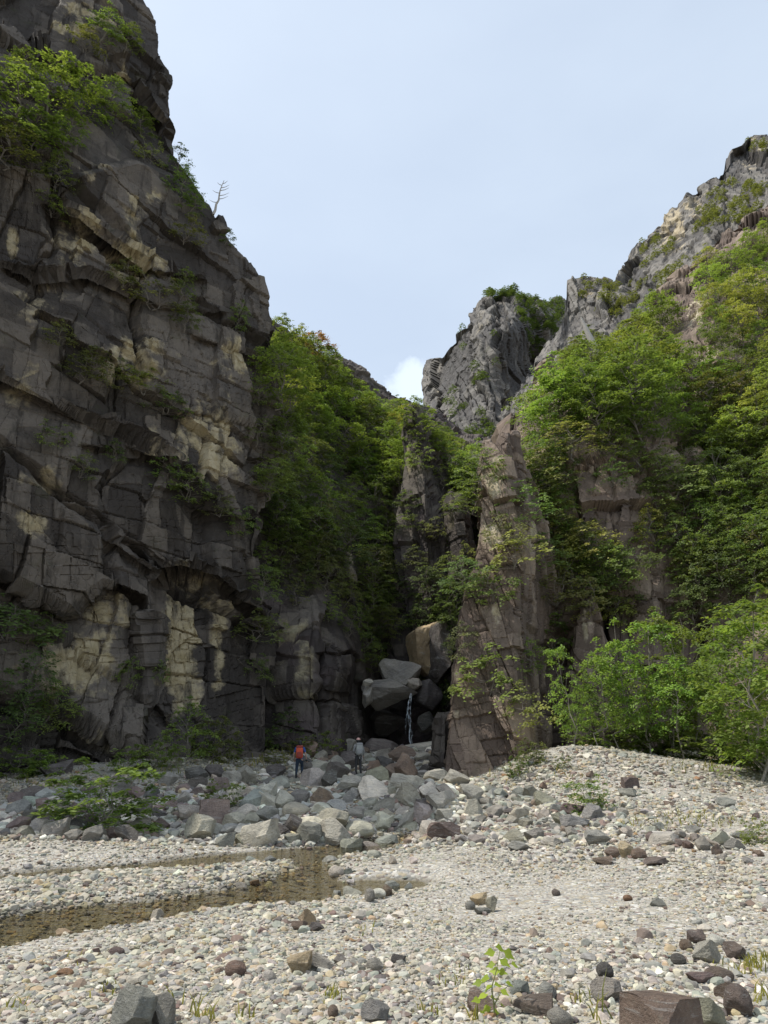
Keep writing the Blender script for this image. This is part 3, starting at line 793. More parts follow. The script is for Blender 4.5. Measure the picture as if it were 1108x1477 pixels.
spires = [
    ('rock_spire', [(585, 582, 60, 592, 59, 606, 61, 70), (620, 580, 59.5, 605, 58, 630, 61, 72), (680, 582, 58.5, 612, 57, 648, 61, 72), (760, 574, 57, 615, 55.5, 672, 60, 70), (860, 560, 55.5, 620, 54, 684, 58, 68), (960, 555, 54.5, 620, 53, 680, 57, 64)], M_GORGE, 71,
     'dark upright rock rib below trees at the head of the gorge', [(588, 650, 5, 40, 0.6)]),
    ('rock_spire', [(716, 648, 55.5, 660, 55, 672, 56, 62), (745, 646, 55, 664, 54, 682, 56, 62), (800, 652, 54.5, 668, 53.5, 690, 56, 62), (880, 650, 54, 672, 53, 692, 55, 60)], M_GORGE, 72,
     'small blunt grey rock spire between the dark rib and the brown pillar', [(655, 740, 6, 30, 0.45)]),
    ('rock_spire', [(655, 842, 43, 858, 42, 872, 44, 50), (700, 832, 42.5, 852, 41.4, 872, 44, 50), (760, 822, 42, 850, 40.8, 872, 44, 50), (860, 815, 41.5, 850, 40.3, 875, 43.5, 48)], M_BROWN, 73,
     'square topped brown rock column under a yellow green shrub', [(850, 665, 8, 10, 0.4)]),
    ('rock_spire', [(688, 896, 43, 908, 42, 918, 44, 50), (712, 886, 42.2, 905, 41, 924, 44, 50), (750, 884, 41.6, 902, 40.4, 920, 43.5, 50), (782, 894, 41.4, 906, 40.5, 914, 43, 48), (860, 890, 41.4, 906, 40.5, 920, 43, 48)], M_BROWN, 74,
     'pointed brown rock horn standing out among hillside shrubs', [(893, 740, 10, 20, 0.5)]),
    ('rock_spire', [(808, 922, 41.5, 940, 40.4, 958, 42.5, 47), (840, 920, 41, 948, 39.6, 985, 42, 47), (900, 915, 40.5, 948, 39, 990, 41.5, 46), (960, 912, 40, 948, 38.5, 992, 41, 46)], M_BROWN, 75,
     'cracked blocky brown outcrop halfway up the hillside', [(932, 820, 16, 14, 0.4)]),
    ('rock_spire', [(884, 838, 38.4, 852, 37.8, 856, 38.8, 43), (930, 830, 38, 852, 37.2, 872, 39, 43), (990, 822, 37.6, 853, 36.8, 880, 39, 43), (1090, 815, 37.2, 853, 36.4, 885, 38.5, 42)], M_BROWN, 76,
     'narrow sunlit rock fin behind saplings at the head of the mound', [(846, 900, 6, 40, 0.7)]),
    ('rock_spire', [(655, 990, 46, 1003, 45, 1013, 47, 52), (720, 986, 45, 1005, 44, 1018, 46, 52), (770, 990, 44, 1008, 43, 1030, 45, 50), (840, 985, 43, 1010, 42, 1040, 44.5, 49)], M_BROWN, 77,
     'shaded brown rock column half hidden by hillside trees', []),
    ('rock_outcrop', [(372, 1008, 72, 1018, 71, 1028, 73, 80), (410, 1004, 71, 1018, 70, 1030, 72, 80), (440, 994, 68, 1018, 66, 1034, 70, 78), (480, 978, 65, 1010, 63, 1045, 67, 76), (530, 965, 62, 1000, 60, 1040, 64, 72)], M_BROWN, 78,
     'steep brown outcrop high on the wooded hillside', [(1005, 450, 20, 30, 0.5)]),
    ('rock_outcrop', [(500, 1014, 60, 1040, 58.5, 1075, 60, 68), (540, 1012, 58, 1042, 56.5, 1090, 58, 66), (580, 1010, 57, 1042, 55.5, 1095, 57, 64)], M_BROWN, 79,
     'low pale rock band under trees high on the hillside', [(1030, 515, 20, 10, 0.5)]),
    ('rock_spire', [(1045, 628, 37.5, 640, 36.8, 652, 38, 42), (1080, 622, 37, 638, 36.2, 652, 37.5, 42), (1130, 614, 36.6, 636, 35.8, 652, 37, 41)], M_GORGE, 80,
     'low dark buttress leaning on the foot of the brown pillar', []),
]
V_SP = {}
for nm, rows, m_, sd_, lab, pal in spires:
    _o, _v = pillar(nm, rows, m_, SP_S, R_P, sd_, lab, 'rock', pal, n_row=110, per=(36, 30, 14, 12), amp_noise=0.1)
    V_SP[sd_] = _v
_o, _v = pillar('rock', [(626, 716, 38.3, 732, 37.6, 750, 39, 41), (645, 708, 38, 730, 37.2, 752, 39, 41), (668, 712, 38, 732, 37.4, 752, 39, 41)], M_BROWN, [((1.5, 1.2, 1.3), 0.3), ((0.6, 0.5, 0.6), 0.12)], R_P, 81,
                'brown capping rock balanced on top of the tall pillar', 'rock', n_row=40, per=(30, 30, 14, 12), amp_noise=0.12)
# ------------------------------------------------------------------ stones
ALLV = [V_CLIFF.reshape(-1, 3), V_GORGE.reshape(-1, 3), V_SLOPE.reshape(-1, 3), V_PILLAR] + list(V_SP.values())
SRC = np.concatenate([np.full(len(a_), k_) for k_, a_ in enumerate(ALLV)])
ALLV = np.concatenate(ALLV); ALLP = proj(ALLV)
_ok = ALLP[:, 2] > 2
ALLV, ALLP, SRC = ALLV[_ok], ALLP[_ok], SRC[_ok]
_bx = np.floor(ALLP[:, 0] / 8).astype(int); _by = np.floor(ALLP[:, 1] / 8).astype(int)
_key = _bx * 10000 + _by
_ord = np.argsort(_key); _ks = _key[_ord]


def rock_hit(px, py, r=5.0, src=None):
    """nearest rock surface point at a pixel"""
    idx = []
    for a in range(int(math.floor((px - r) / 8)), int(math.floor((px + r) / 8)) + 1):
        for b_ in range(int(math.floor((py - r) / 8)), int(math.floor((py + r) / 8)) + 1):
            k = a * 10000 + b_
            i, j = np.searchsorted(_ks, k), np.searchsorted(_ks, k + 1)
            idx.append(_ord[i:j])
    idx = np.concatenate(idx)
    if len(idx):
        m = (np.abs(ALLP[idx, 0] - px) < r) & (np.abs(ALLP[idx, 1] - py) < r)
        idx = idx[m]
        if src is not None:
            idx = idx[np.isin(SRC[idx], src)]
    if not len(idx):
        return rock_hit(px, py, r * 3, src) if r < 200 else at(px, py, 60)
    return ALLV[idx[np.argmin(ALLP[idx, 2])]]


_Ys = np.geomspace(3.5, 70, 420)
# plain terrain table for quick ray hits
def ground_hit(px, py):
    P = at(np.full(420, px), np.full(420, py), _Ys)
    h = _gf(P[:, :2] / 10)
    below = np.nonzero(P[:, 2] < h)[0]
    if not len(below):
        return P[200]
    i = below[0]
    if i == 0:
        return P[0]
    a, b_ = P[i - 1, 2] - h[i - 1], h[i] - P[i, 2]
    Yh = _Ys[i - 1] + (_Ys[i] - _Ys[i - 1]) * a / (a + b_ + 1e-9)
    q = at(px, py, Yh)
    q[2] = hz(q[0], q[1])
    return q


import bmesh
def ico(sub):
    bm = bmesh.new(); bmesh.ops.create_icosphere(bm, subdivisions=sub, radius=1.0)
    V = np.array([v.co[:] for v in bm.verts]); Fc = np.array([[v.index for v in f.verts] for f in bm.faces]); bm.free()
    return V, Fc


def stone_shape(V0, planes, seed, lo=0.45, hi=0.85, rough=0.02, an=None):
    r = np.random.default_rng(seed)
    V = V0.copy()
    n = r.normal(size=(planes, 3)); n /= np.linalg.norm(n, axis=1)[:, None]
    o = r.uniform(lo, hi, planes)
    for k in range(planes):
        d = V @ n[k] - o[k]
        V -= np.where(d > 0, d, 0)[:, None] * n[k][None]
    if rough:
        V += (V / (np.linalg.norm(V, axis=1)[:, None] + 1e-6)) * (rough * fbm(V * 3.1 + seed, 3, seed) + 0.5 * rough * fbm(V * 9 + seed, 2, seed + 4))[:, None]
    V -= (V.max(0) + V.min(0)) / 2
    V /= (V.max(0) - V.min(0)) / 2
    if an is not None:
        V *= an
    return V


t = NT('boulder_stone')
oi = t.n('ObjectInfo'); c0 = t.n('TexCoord').outputs['Object']
rnd = oi.outputs['Random']
off = t.n('CombineXYZ', {0: t.math('MULTIPLY', rnd, 37.0), 1: t.math('MULTIPLY', rnd, 91.0), 2: t.math('MULTIPLY', rnd, 53.0)}).outputs[0]
c = t.n('VectorMath', {0: c0, 1: off}, operation='ADD').outputs[0]
n1 = t.noise(c, 1.3, 5, 0.6); n2_ = t.noise(c, 7, 6, 0.7); n3 = t.noise(c, 26, 3, 0.6)
bandc = t.noise(t.scaled(c, (0.6, 0.8, 5.0)), 1.6, 4, 0.6, 0.5)
col_ = t.mix(0.75, oi.outputs['Color'], t.mix(t.step(n1, 0.3, 0.7), (0.62, 0.62, 0.63), (1.35, 1.32, 1.27)), 'MULTIPLY')
col_ = t.mix(0.75, col_, t.mix(n2_, (0.4, 0.4, 0.4), (1.55, 1.55, 1.55)), 'MULTIPLY')
col_ = t.mix(t.math('MULTIPLY', t.step(t.noise(c, 2.6, 5, 0.7), 0.52, 0.68), 0.45), col_, (0.13, 0.125, 0.10))
col_ = t.mix(t.math('MULTIPLY', t.step(bandc, 0.58, 0.66), 0.3), col_, (0.46, 0.45, 0.42))
col_ = t.mix(t.math('MULTIPLY', t.step(n3, 0.60, 0.70), 0.35), col_, (0.52, 0.52, 0.49))
b = t.n('BsdfPrincipled', {'Base Color': col_, 'Roughness': 0.8, 'Specular IOR Level': 0.25, 'Normal': t.bump(t.math('ADD', n2_, t.math('MULTIPLY', bandc, 0.6)), 0.10, 0.7)})
M_STONE = t.finish(b.outputs[0])

V4, F4 = ico(4); V5, F5 = ico(5)
PROTO = {}
for i in range(14):
    PROTO[i] = mesh_np('boulder', stone_shape(V4, 17 + i % 6, 100 + i, 0.45, 0.72, 0.04), F4, M_STONE)
for i in range(5):                      # water-worn
    PROTO['r%d' % i] = mesh_np('boulder', stone_shape(V4, 6, 200 + i, 0.66, 0.95, 0.035), F4, M_STONE, True)
for i in range(5):                      # flat slabs
    PROTO['s%d' % i] = mesh_np('boulder', stone_shape(V4, 16, 300 + i, 0.42, 0.7, 0.022), F4, M_STONE)
for i in range(6):                      # close, fine grained
    PROTO['h%d' % i] = mesh_np('boulder', stone_shape(V5, 18, 400 + i, 0.46, 0.74, 0.05), F5, M_STONE)
PROTO['h6'] = None
BLOCK = np.array([[1, .1, .05], [-1, .15, 0], [0, 1, .1], [.1, -1, .05], [.05, .1, 1], [0, 0, -1], [.75, .1, .6], [-.6, -.3, .75]])
Vb = V5.copy()
for k, n_ in enumerate(BLOCK / np.linalg.norm(BLOCK, axis=1)[:, None]):
    d_ = Vb @ n_ - (0.52, 0.52, 0.5, 0.5, 0.5, 0.6, 0.66, 0.68)[k]
    Vb -= np.where(d_ > 0, d_, 0)[:, None] * n_[None]
Vb += 0.02 * np.stack([fbm(Vb * 4 + k_, 4, 7 + k_) for k_ in range(3)], 1)
Vb -= (Vb.max(0) + Vb.min(0)) / 2; Vb /= (Vb.max(0) - Vb.min(0)) / 2
Vw = V5.copy()
for n_, o_2 in (((-0.75, -0.35, 0.55), .50), ((0.85, -0.30, 0.30), .42), ((0.1, -1, 0.25), .40), ((-0.2, 0.9, 0.6), .5), ((0.55, 0.5, 0.7), .62), ((-0.95, 0.2, -0.1), .72), ((0.2, -0.3, 1), .80), ((0, 0, -1), .6), ((-0.4, -0.9, -0.2), .52), ((0.7, -0.8, -0.1), .6)):
    n_ = np.array(n_) / np.linalg.norm(n_); d_ = Vw @ n_ - o_2
    Vw -= np.where(d_ > 0, d_, 0)[:, None] * n_[None]
Vw += 0.018 * np.stack([fbm(Vw * 5 + k_, 4, 17 + k_) for k_ in range(3)], 1)
Vw -= (Vw.max(0) + Vw.min(0)) / 2; Vw /= (Vw.max(0) - Vw.min(0)) / 2
PROTO['h6'] = mesh_np('boulder', Vw, F5, M_STONE)
PROTO['block'] = mesh_np('boulder', Vb, F5, M_STONE)

C_ = dict(grey=(.255, .25, .235), pale=(.40, .39, .36), white=(.58, .57, .54), blue=(.245, .258, .255), dark=(.105, .10, .10), purple=(.155, .125, .12), brown=(.20, .155, .13), tan=(.38, .32, .22), rust=(.24, .15, .095), green=(.265, .268, .225))
CN = dict(grey='grey', pale='pale grey', white='whitish', blue='blue grey', dark='dark grey', purple='dark purple', brown='brown', tan='tan', rust='rusty orange', green='greenish grey')
LAB = []        # things whose label is settled at the end: (object, noun phrase, px, py, size)


def place_stone(px, pyb, w, h, col, proto, rot=None, depth=0.85, P=None, sink=0.18, label=None, cat='boulder', name='boulder', group=None, tilt=0.15):
    if P is None:
        P = ground_hit(px, pyb - 1)
    f = proj(P)[2]
    kk = 1.12 if pyb < 1225 else 1.0
    sx, sz = kk * w / 2 * f / F, kk * h / 2 * f / F
    o = bpy.data.objects.new(name, PROTO[proto]); link(o)
    o.scale = (sx, (sx + sz) / 2 * depth * 1.15, sz * 1.06)
    o.location = (P[0], P[1] + o.scale[1] * 0.6, P[2] + sz * (1 - 2 * sink))
    o.rotation_euler = rot if rot is not None else (rng.normal() * tilt, rng.normal() * tilt, rng.normal() * 0.5)
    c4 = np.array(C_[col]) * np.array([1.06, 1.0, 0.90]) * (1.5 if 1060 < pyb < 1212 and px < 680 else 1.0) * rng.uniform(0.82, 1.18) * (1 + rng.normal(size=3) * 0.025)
    o.color = (*np.clip(c4, 0, 1), 1)
    if label:
        tag(o, label, cat, group)
    return o, (px, pyb - h / 2, w)


HERO = [  # px, bottom, width, height, colour, shape, label
    (966, 1530, 118, 92, 'brown', 'block', 'large flat topped purple brown block on cobbles at the lower edge'),
    (1073, 1470, 40, 46, 'purple', 'r0', 'upright dark brown oval stone beside the large purple brown block'),
    (1032, 1480, 44, 42, 'green', 's0', 'greenish grey slab leaning between the brown block and the oval stone'),
    (1052, 1440, 40, 26, 'brown', 3, 'brown stone with whitish corner just above the upright oval stone'),
    (1022, 1388, 44, 34, 'pale', 'h1', 'round pale grey fissured rock in the cobble cluster'),
    (1008, 1356, 36, 20, 'purple', 5, 'dark purple rock at the back of the cobble cluster'),
    (1035, 1358, 26, 17, 'white', 'r1', 'smooth whitish stone lying on the fissured pale rock'),
    (992, 1366, 20, 16, 'brown', 'r2', 'small rounded brown stone beside the purple rock of the cluster'),
    (1063, 1378, 32, 24, 'purple', 6, 'purplish stone to the right of the fissured pale rock'),
    (981, 1391, 22, 15, 'dark', 'r3', 'round dark grey stone below the small brown one of the cluster'),
    (1042, 1414, 42, 19, 'purple', 'r4', 'long dark brown stone, the upper one of two lying side by side'),
    (1014, 1419, 46, 15, 'purple', 's1', 'long thin dark brown stone, the lower one of two side by side'),
    (876, 1420, 25, 24, 'dark', 'r0', 'dark grey egg shaped stone above the mottled boulder'),
    (880, 1452, 44, 36, 'grey', 'h2', 'mottled grey rounded boulder below the dark egg shaped stone'),
    (793, 1452, 26, 28, 'blue', 'r2', 'blue grey oval stone standing beside the sapling'),
    (753, 1440, 34, 20, 'blue', 's2', 'dark blue grey slab between the sapling and the blue grey oval stone'),
    (772, 1470, 62, 24, 'purple', 's3', 'flat purple brown slab at the foot of the sapling'),
    (812, 1484, 40, 26, 'grey', 'r1', 'striped grey stone cut by the lower edge'),
    (698, 1466, 46, 34, 'brown', 'h3', 'brownish stone half buried behind the sapling stem'),
    (184, 1494, 64, 68, 'blue', 'h2', 'big pointed blue grey slab rising from the cobbles'),
    (228, 1482, 40, 48, 'grey', 'h4', 'upright grey brown stone leaning beside the pointed blue grey slab'),
    (192, 1421, 36, 14, 'white', 's4', 'long whitish slab just above the pointed blue grey slab'),
    (338, 1410, 32, 22, 'brown', 'r3', 'rounded dark brown stone alone on pale gravel'),
    (165, 1382, 24, 14, 'purple', 'r4', 'small dark purple brown stone on the bank of cobbles'),
    (91, 1412, 26, 13, 'rust', 'r0', 'flat reddish brown stone on pale gravel'),
    (430, 1404, 40, 34, 'tan', 'h5', 'blocky tan brown rock with sharp corner'),
    (462, 1398, 46, 26, 'pale', 's0', 'pale slab lying against the blocky tan rock'),
    (490, 1388, 18, 16, 'grey', 2, 'small grey stone at the end of the pale slab'),
    (443, 1337, 32, 26, 'tan', 'h1', 'angular tan rock, the tallest of the trio by the bank'),
    (431, 1346, 24, 14, 'brown', 5, 'brown wedge under the angular tan rock of the trio'),
    (456, 1347, 22, 13, 'dark', 8, 'dark flat stone in front of the angular tan rock'),
    (541, 1400, 26, 19, 'grey', 'r1', 'round grey stone alone near the middle of the gravel'),
    (575, 1389, 22, 14, 'dark', 7, 'dark angular stone beyond the round grey stone'),
    (541, 1476, 42, 32, 'blue', 'h2', 'blue grey angular rock near the lower edge'),
    (387, 1415, 20, 18, 'white', 'r2', 'whitish round stone below the blocky tan rock'),
    (480, 1468, 16, 18, 'brown', 'r3', 'small brown upright stone between dry grass tufts'),
    (225, 1315, 17, 22, 'pale', 4, 'pale pointed rock standing in the near arm of the stream'),
    (90, 1346, 26, 10, 'tan', 6, 'low tan rock awash in the near arm of the stream'),
    (508, 1283, 27, 19, 'pale', 'h3', 'square pale grey rock in the stream bend cluster'),
    (486, 1280, 16, 18, 'blue', 9, 'upright blue grey rock in the stream bend cluster'),
    (485, 1256, 24, 18, 'pale', 'r4', 'rounded pale rock at the top of the stream bend cluster'),
    (565, 1268, 24, 22, 'blue', 'h4', 'squarish blue grey rock on the gravel spit by the stream'),
    (588, 1270, 16, 16, 'white', 3, 'small whitish rock beside the squarish blue grey rock'),
    (545, 1297, 24, 15, 'white', 'r0', 'whitish stone beside a brown one on the near bank'),
    (559, 1294, 14, 18, 'brown', 'r1', 'brown upright stone beside the whitish one on the near bank'),
    (533, 1301, 16, 20, 'grey', 10, 'grey wedge standing at the left of the whitish bank stone'),
    (540, 1237, 22, 13, 'pale', 'r2', 'flat pale stone at the edge of the far arm of the stream'),
    (692, 1306, 26, 18, 'tan', 'h5', 'greenish tan stone on top of the trio on open gravel'),
    (710, 1315, 18, 24, 'green', 11, 'greenish grey stone leaning in the trio on open gravel'),
    (679, 1312, 15, 13, 'blue', 'r3', 'small blue grey stone in the trio on open gravel'),
    (696, 1318, 28, 10, 'grey', 's1', 'flat grey stone at the front of the trio on open gravel'),
    (803, 1294, 13, 10, 'purple', 'r4', 'single small dark purple stone on open gravel'),
    (907, 1302, 14, 9, 'rust', 'r0', 'single small rusty brown stone on open gravel'),
    (950, 1311, 22, 13, 'blue', 1, 'blue grey chip of rock on open gravel'),
    (864, 1222, 34, 22, 'blue', 'h0', 'blue grey boulder at the head of the stone band below the mound'),
    (888, 1231, 28, 16, 'brown', 'r1', 'smooth brown grey cobble beside the tan upright stone'),
    (906, 1237, 22, 26, 'tan', 12, 'tan upright stone in the stone band below the mound'),
    (925, 1240, 24, 17, 'brown', 'r2', 'rounded grey brown stone to the right of the tan upright stone'),
    (950, 1248, 42, 12, 'purple', 's2', 'flat dark slab in front of the stone band'),
    (870, 1248, 30, 12, 'brown', 's3', 'flat brown slab beside the small puddle'),
    (961, 1222, 40, 20, 'pale', 's4', 'pale rounded slab in the stone band below the mound'),
    (1040, 1218, 30, 20, 'pale', 'h1', 'pale grey boulder near the fallen branch'),
    (1063, 1226, 30, 18, 'blue', 13, 'blue grey boulder at the right end of the stone band'),
    (1034, 1232, 22, 16, 'brown', 3, 'brown boulder below the pale one near the fallen branch'),
    (910, 1138, 22, 16, 'purple', 'block', 'dark square block halfway up the gravel mound'),
    (908, 1150, 26, 13, 'grey', 5, 'grey slab just below the dark square block on the mound'),
    (1052, 1167, 24, 15, 'grey', 6, 'grey boulder on the right flank of the gravel mound'),
    (790, 1165, 30, 22, 'green', 'h3', 'greenish grey leaning slab left of the leafy shrub'),
    (828, 1176, 30, 16, 'purple', 7, 'dark brown boulder below the leafy shrub'),
    (832, 1194, 40, 20, 'blue', 's0', 'long blue grey slab below the dark brown boulder'),
    (750, 1227, 34, 15, 'blue', 8, 'blue grey boulder at the near edge of the rubble'),
    (642, 1213, 46, 24, 'purple', 'h4', 'wedge shaped brownish boulder beside the small rock pool'),
    (301, 1198, 42, 44, 'purple', 'block', 'big upright dark purple block in front of the rubble'),
    (284, 1212, 42, 36, 'pale', 'h2', 'rounded pale grey boulder leaning on the upright dark block'),
    (313, 1147, 30, 24, 'purple', 9, 'dark purple boulder uphill of the upright dark block'),
    (280, 1126, 30, 20, 'dark', 10, 'dark grey boulder alone on the gravel bank under the cliff'),
    (383, 1155, 28, 26, 'pale', 'h5', 'pale angular boulder with a flat face below the hiker in orange'),
    (396, 1124, 28, 22, 'dark', 11, 'dark boulder at the feet of the hiker in orange'),
    (408, 1172, 26, 30, 'grey', 12, 'tall grey boulder below the pale angular boulder'),
    (512, 1143, 44, 24, 'grey', 'h0', 'large grey slab beside the small cascade'),
    (541, 1158, 52, 36, 'pale', 'h3', 'largest pale flat topped boulder in the middle of the rubble'),
    (464, 1162, 34, 26, 'brown', 13, 'brown boulder at the lip of the small cascade'),
    (476, 1138, 22, 28, 'dark', 2, 'dark upright boulder above the small cascade'),
    (448, 1136, 34, 28, 'grey', 4, 'grey boulder to the right of the hiker in orange'),
    (590, 1166, 46, 36, 'green', 'h1', 'broad flat faced greenish boulder at the foot of the gorge'),
    (636, 1170, 44, 30, 'grey', 's1', 'low grey ledge boulder beside the broad greenish one'),
    (480, 1196, 42, 26, 'grey', 'h2', 'grey boulder at the front of the rubble below the cascade'),
    (518, 1204, 40, 22, 'green', 'r3', 'smooth greenish grey boulder at the front of the rubble'),
    (425, 1180, 38, 20, 'green', 'r4', 'rounded greenish grey boulder left of the cascade pool'),
    (630, 1130, 36, 20, 'grey', 's2', 'grey slab near the pale fallen log'),
    (660, 1134, 34, 26, 'grey', 0, 'grey boulder under the pale fallen log'),
    (580, 1100, 40, 24, 'brown', 1, 'dark brown boulder in the mouth of the gorge'),
    (606, 1084, 44, 12, 'pale', 's3', 'flat pale slab below the waterfall'),
    (550, 1085, 44, 20, 'dark', 's4', 'dark slab in front of the cave under the waterfall'),
    (120, 1150, 26, 18, 'purple', 6, 'purple boulder beside the bright bush'),
    (75, 1120, 44, 22, 'dark', 'h5', 'dark boulder under the cliff foot shrubs'),
]
for (px, pb, w, h, cn, pr, lab) in HERO:
    up = pr in ('block',) or h > w * 1.05
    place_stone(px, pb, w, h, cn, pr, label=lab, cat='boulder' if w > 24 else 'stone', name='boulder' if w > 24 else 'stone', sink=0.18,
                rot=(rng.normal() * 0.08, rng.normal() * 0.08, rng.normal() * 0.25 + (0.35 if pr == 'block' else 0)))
# the boulders wedged above the waterfall
for (px, pb, w, h, Yh, cn, pr, rt_, lab) in (
        (557, 1024, 72, 40, 49.0, 'grey', 'h0', (0, 0.08, 0.3), 'great grey boulder roofing the cave beside the waterfall'),
        (579, 996, 50, 48, 50.0, 'grey', 'h3', (0.1, -0.45, 0.2), 'pointed grey boulder perched over the great cave boulder'),
        (611, 972, 44, 74, 51.5, 'tan', 'h5', (0, 0.15, 0.1), 'tall tan topped rock standing above the waterfall'),
        (634, 985, 44, 84, 51.0, 'dark', 11, (0, 0.1, 0.3), 'dark shoulder rock behind the tall tan topped rock'),
        (531, 1020, 17, 28, 48.2, 'white', 9, (0, 0.1, 0.2), 'white weathered rock wedged against the dark gorge wall'),
        (530, 990, 14, 10, 48.0, 'white', 2, (0, 0, 0.2), 'small white stone balanced over the wedged white rock'),
        (598, 996, 22, 16, 49.6, 'pale', 5, (0, 0.2, 0.1), 'pale stone at the top of the waterfall'),
        (617, 1024, 40, 36, 50.5, 'dark', 7, (0, 0.2, 0.6), 'wet black boulder to the right of the waterfall'),
        (612, 1056, 30, 26, 49.5, 'dark', 3, (0, 0.1, 0.4), 'low wet black boulder at the foot of the waterfall'),
        (560, 1062, 52, 34, 52.5, 'dark', 12, (0, 0.1, 0.4), 'black boulder deep in the cave under the great boulder')):
    place_stone(px, pb, w, h, cn, pr, rot=rt_, P=at(px, pb, Yh), sink=0.0, label=lab, depth=1.0)

# boulders scattered over the banks: (polygon, how many, smallest, largest, colours, noun)
from mathutils.geometry import intersect_point_line
def in_poly(x, y, P):
    ins = False
    for i in range(len(P)):
        (x1, y1), (x2, y2) = P[i], P[(i + 1) % len(P)]
        if (y1 > y) != (y2 > y) and x < x1 + (y - y1) * (x2 - x1) / (y2 - y1):
            ins = not ins
    return ins


taken = [(h_[0], h_[1] - h_[3] / 2, h_[2]) for h_ in HERO] + [(431, 1120, 30), (431, 1138, 30), (517, 1112, 30), (517, 1128, 30)]
BANKS = [([(8, 1150), (60, 1138), (120, 1150), (135, 1205), (20, 1212)], 22, 24, 46, ['dark', 'dark', 'grey', 'purple', 'blue'], 0.62),
         ([(130, 1130), (320, 1112), (330, 1205), (140, 1208)], 20, 20, 38, ['dark', 'purple', 'dark', 'grey'], 0.7),
         ([(330, 1120), (430, 1110), (650, 1120), (660, 1200), (560, 1212), (300, 1212)], 50, 26, 56, ['grey', 'grey', 'pale', 'blue', 'green', 'grey', 'pale', 'dark'], 0.62),
         ([(440, 1078), (520, 1072), (640, 1080), (640, 1118), (440, 1112)], 22, 20, 42, ['dark', 'grey', 'brown', 'grey'], 0.62),
         ([(650, 1135), (760, 1140), (880, 1180), (880, 1215), (660, 1220)], 28, 16, 34, ['grey', 'pale', 'blue', 'green', 'grey', 'grey'], 0.65),
         ([(850, 1195), (1108, 1185), (1108, 1240), (860, 1245)], 16, 15, 28, ['pale', 'brown', 'grey', 'blue', 'purple'], 0.7),
         ([(300, 1228), (600, 1222), (600, 1262), (420, 1275), (280, 1280)], 16, 11, 22, ['pale', 'grey', 'blue', 'white'], 0.75),
         ([(760, 1100), (1000, 1105), (1108, 1150), (1108, 1185), (760, 1160)], 10, 11, 22, ['grey', 'purple', 'pale', 'brown'], 0.8)]
for poly, n, lo_, hi_, cols, gapk in BANKS:
    xs_ = [p[0] for p in poly]; ys_ = [p[1] for p in poly]
    k = tries = 0
    while k < n and tries < 4000:
        tries += 1
        x, y = rng.uniform(min(xs_), max(xs_)), rng.uniform(min(ys_), max(ys_))
        if not in_poly(x, y, poly):
            continue
        w = lo_ + (hi_ - lo_) * rng.beta(1.2, 2.6)
        if any(abs(x - a) < (w + c_) / 2 * gapk and abs(y - b_) < (w + c_) / 2 * gapk * 0.62 for a, b_, c_ in taken):
            continue
        taken.append((x, y, w)); k += 1
        cn = cols[rng.integers(len(cols))]
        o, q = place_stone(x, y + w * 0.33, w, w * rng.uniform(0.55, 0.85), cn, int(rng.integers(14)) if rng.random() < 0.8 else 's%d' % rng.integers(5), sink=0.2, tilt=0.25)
        tag(o, None, 'boulder'); LAB.append((o, CN[cn] + ' angular boulder', x, y, w, 'boulders'))


# the uncounted rest: rubble and gravel as two meshes of individual stones
V1, F1 = ico(1); V2, F2 = ico(2)
def scatter_mesh(name, Pc, R, cols, shapes, Fc, mat, smooth=False, flat=0.7):
    n = len(Pc)
    nv = shapes[0].shape[0]
    sh = np.array(shapes)[rng.integers(len(shapes), size=n)]                       # n,nv,3
    s = np.stack([R * rng.uniform(0.8, 1.25, n), R * rng.uniform(0.8, 1.25, n), R * flat * rng.uniform(0.6, 1.2, n)], 1)
    sh = sh * s[:, None, :]
    a = rng.uniform(0, 2 * math.pi, n); tx = rng.normal(0, 0.28, n)
    ct, st_ = np.cos(tx)[:, None], np.sin(tx)[:, None]
    y_, z_ = sh[..., 1] * ct - sh[..., 2] * st_, sh[..., 1] * st_ + sh[..., 2] * ct
    ca, sa = np.cos(a)[:, None], np.sin(a)[:, None]
    x_, y_ = sh[..., 0] * ca - y_ * sa, sh[..., 0] * sa + y_ * ca
    V = np.stack([x_, y_, z_], -1) + Pc[:, None]
    Fa = (Fc[None] + (np.arange(n) * nv)[:, None, None]).reshape(-1, 3)
    return obj(name, mesh_np(name, V.reshape(-1, 3), Fa, mat, smooth, None, np.repeat(cols, nv, 0)))


t = NT('gravel_stone')
c = t.n('TexCoord').outputs['Object']
base = t.attr('col').outputs['Color']
col_ = t.mix(0.6, base, t.mix(t.noise(c, 30, 5, 0.7), (0.5, 0.5, 0.5), (1.45, 1.45, 1.45)), 'MULTIPLY')
col_ = t.mix(t.math('MULTIPLY', t.step(t.noise(c, 11, 3), 0.6, 0.68), 0.3), col_, (0.5, 0.49, 0.46))
b = t.n('BsdfPrincipled', {'Base Color': col_, 'Roughness': 0.82, 'Specular IOR Level': 0.2, 'Normal': t.bump(t.noise(c, 60, 4), 0.01, 0.6)})
M_GRAVEL = t.finish(b.outputs[0])
PAL = np.array([(.46, .43, .37), (.36, .345, .31), (.29, .29, .275), (.265, .27, .26), (.55, .53, .48), (.185, .145, .13), (.37, .31, .22), (.12, .11, .11), (.27, .17, .10), (.62, .60, .56)])


def stone_cols(n, w):
    w = np.array(w, float); w /= w.sum()
    return np.clip(PAL[rng.choice(len(PAL), n, p=w)] * rng.uniform(0.78, 1.22, n)[:, None] * (1 + rng.normal(0, 0.03, (n, 3))), 0, 0.8)


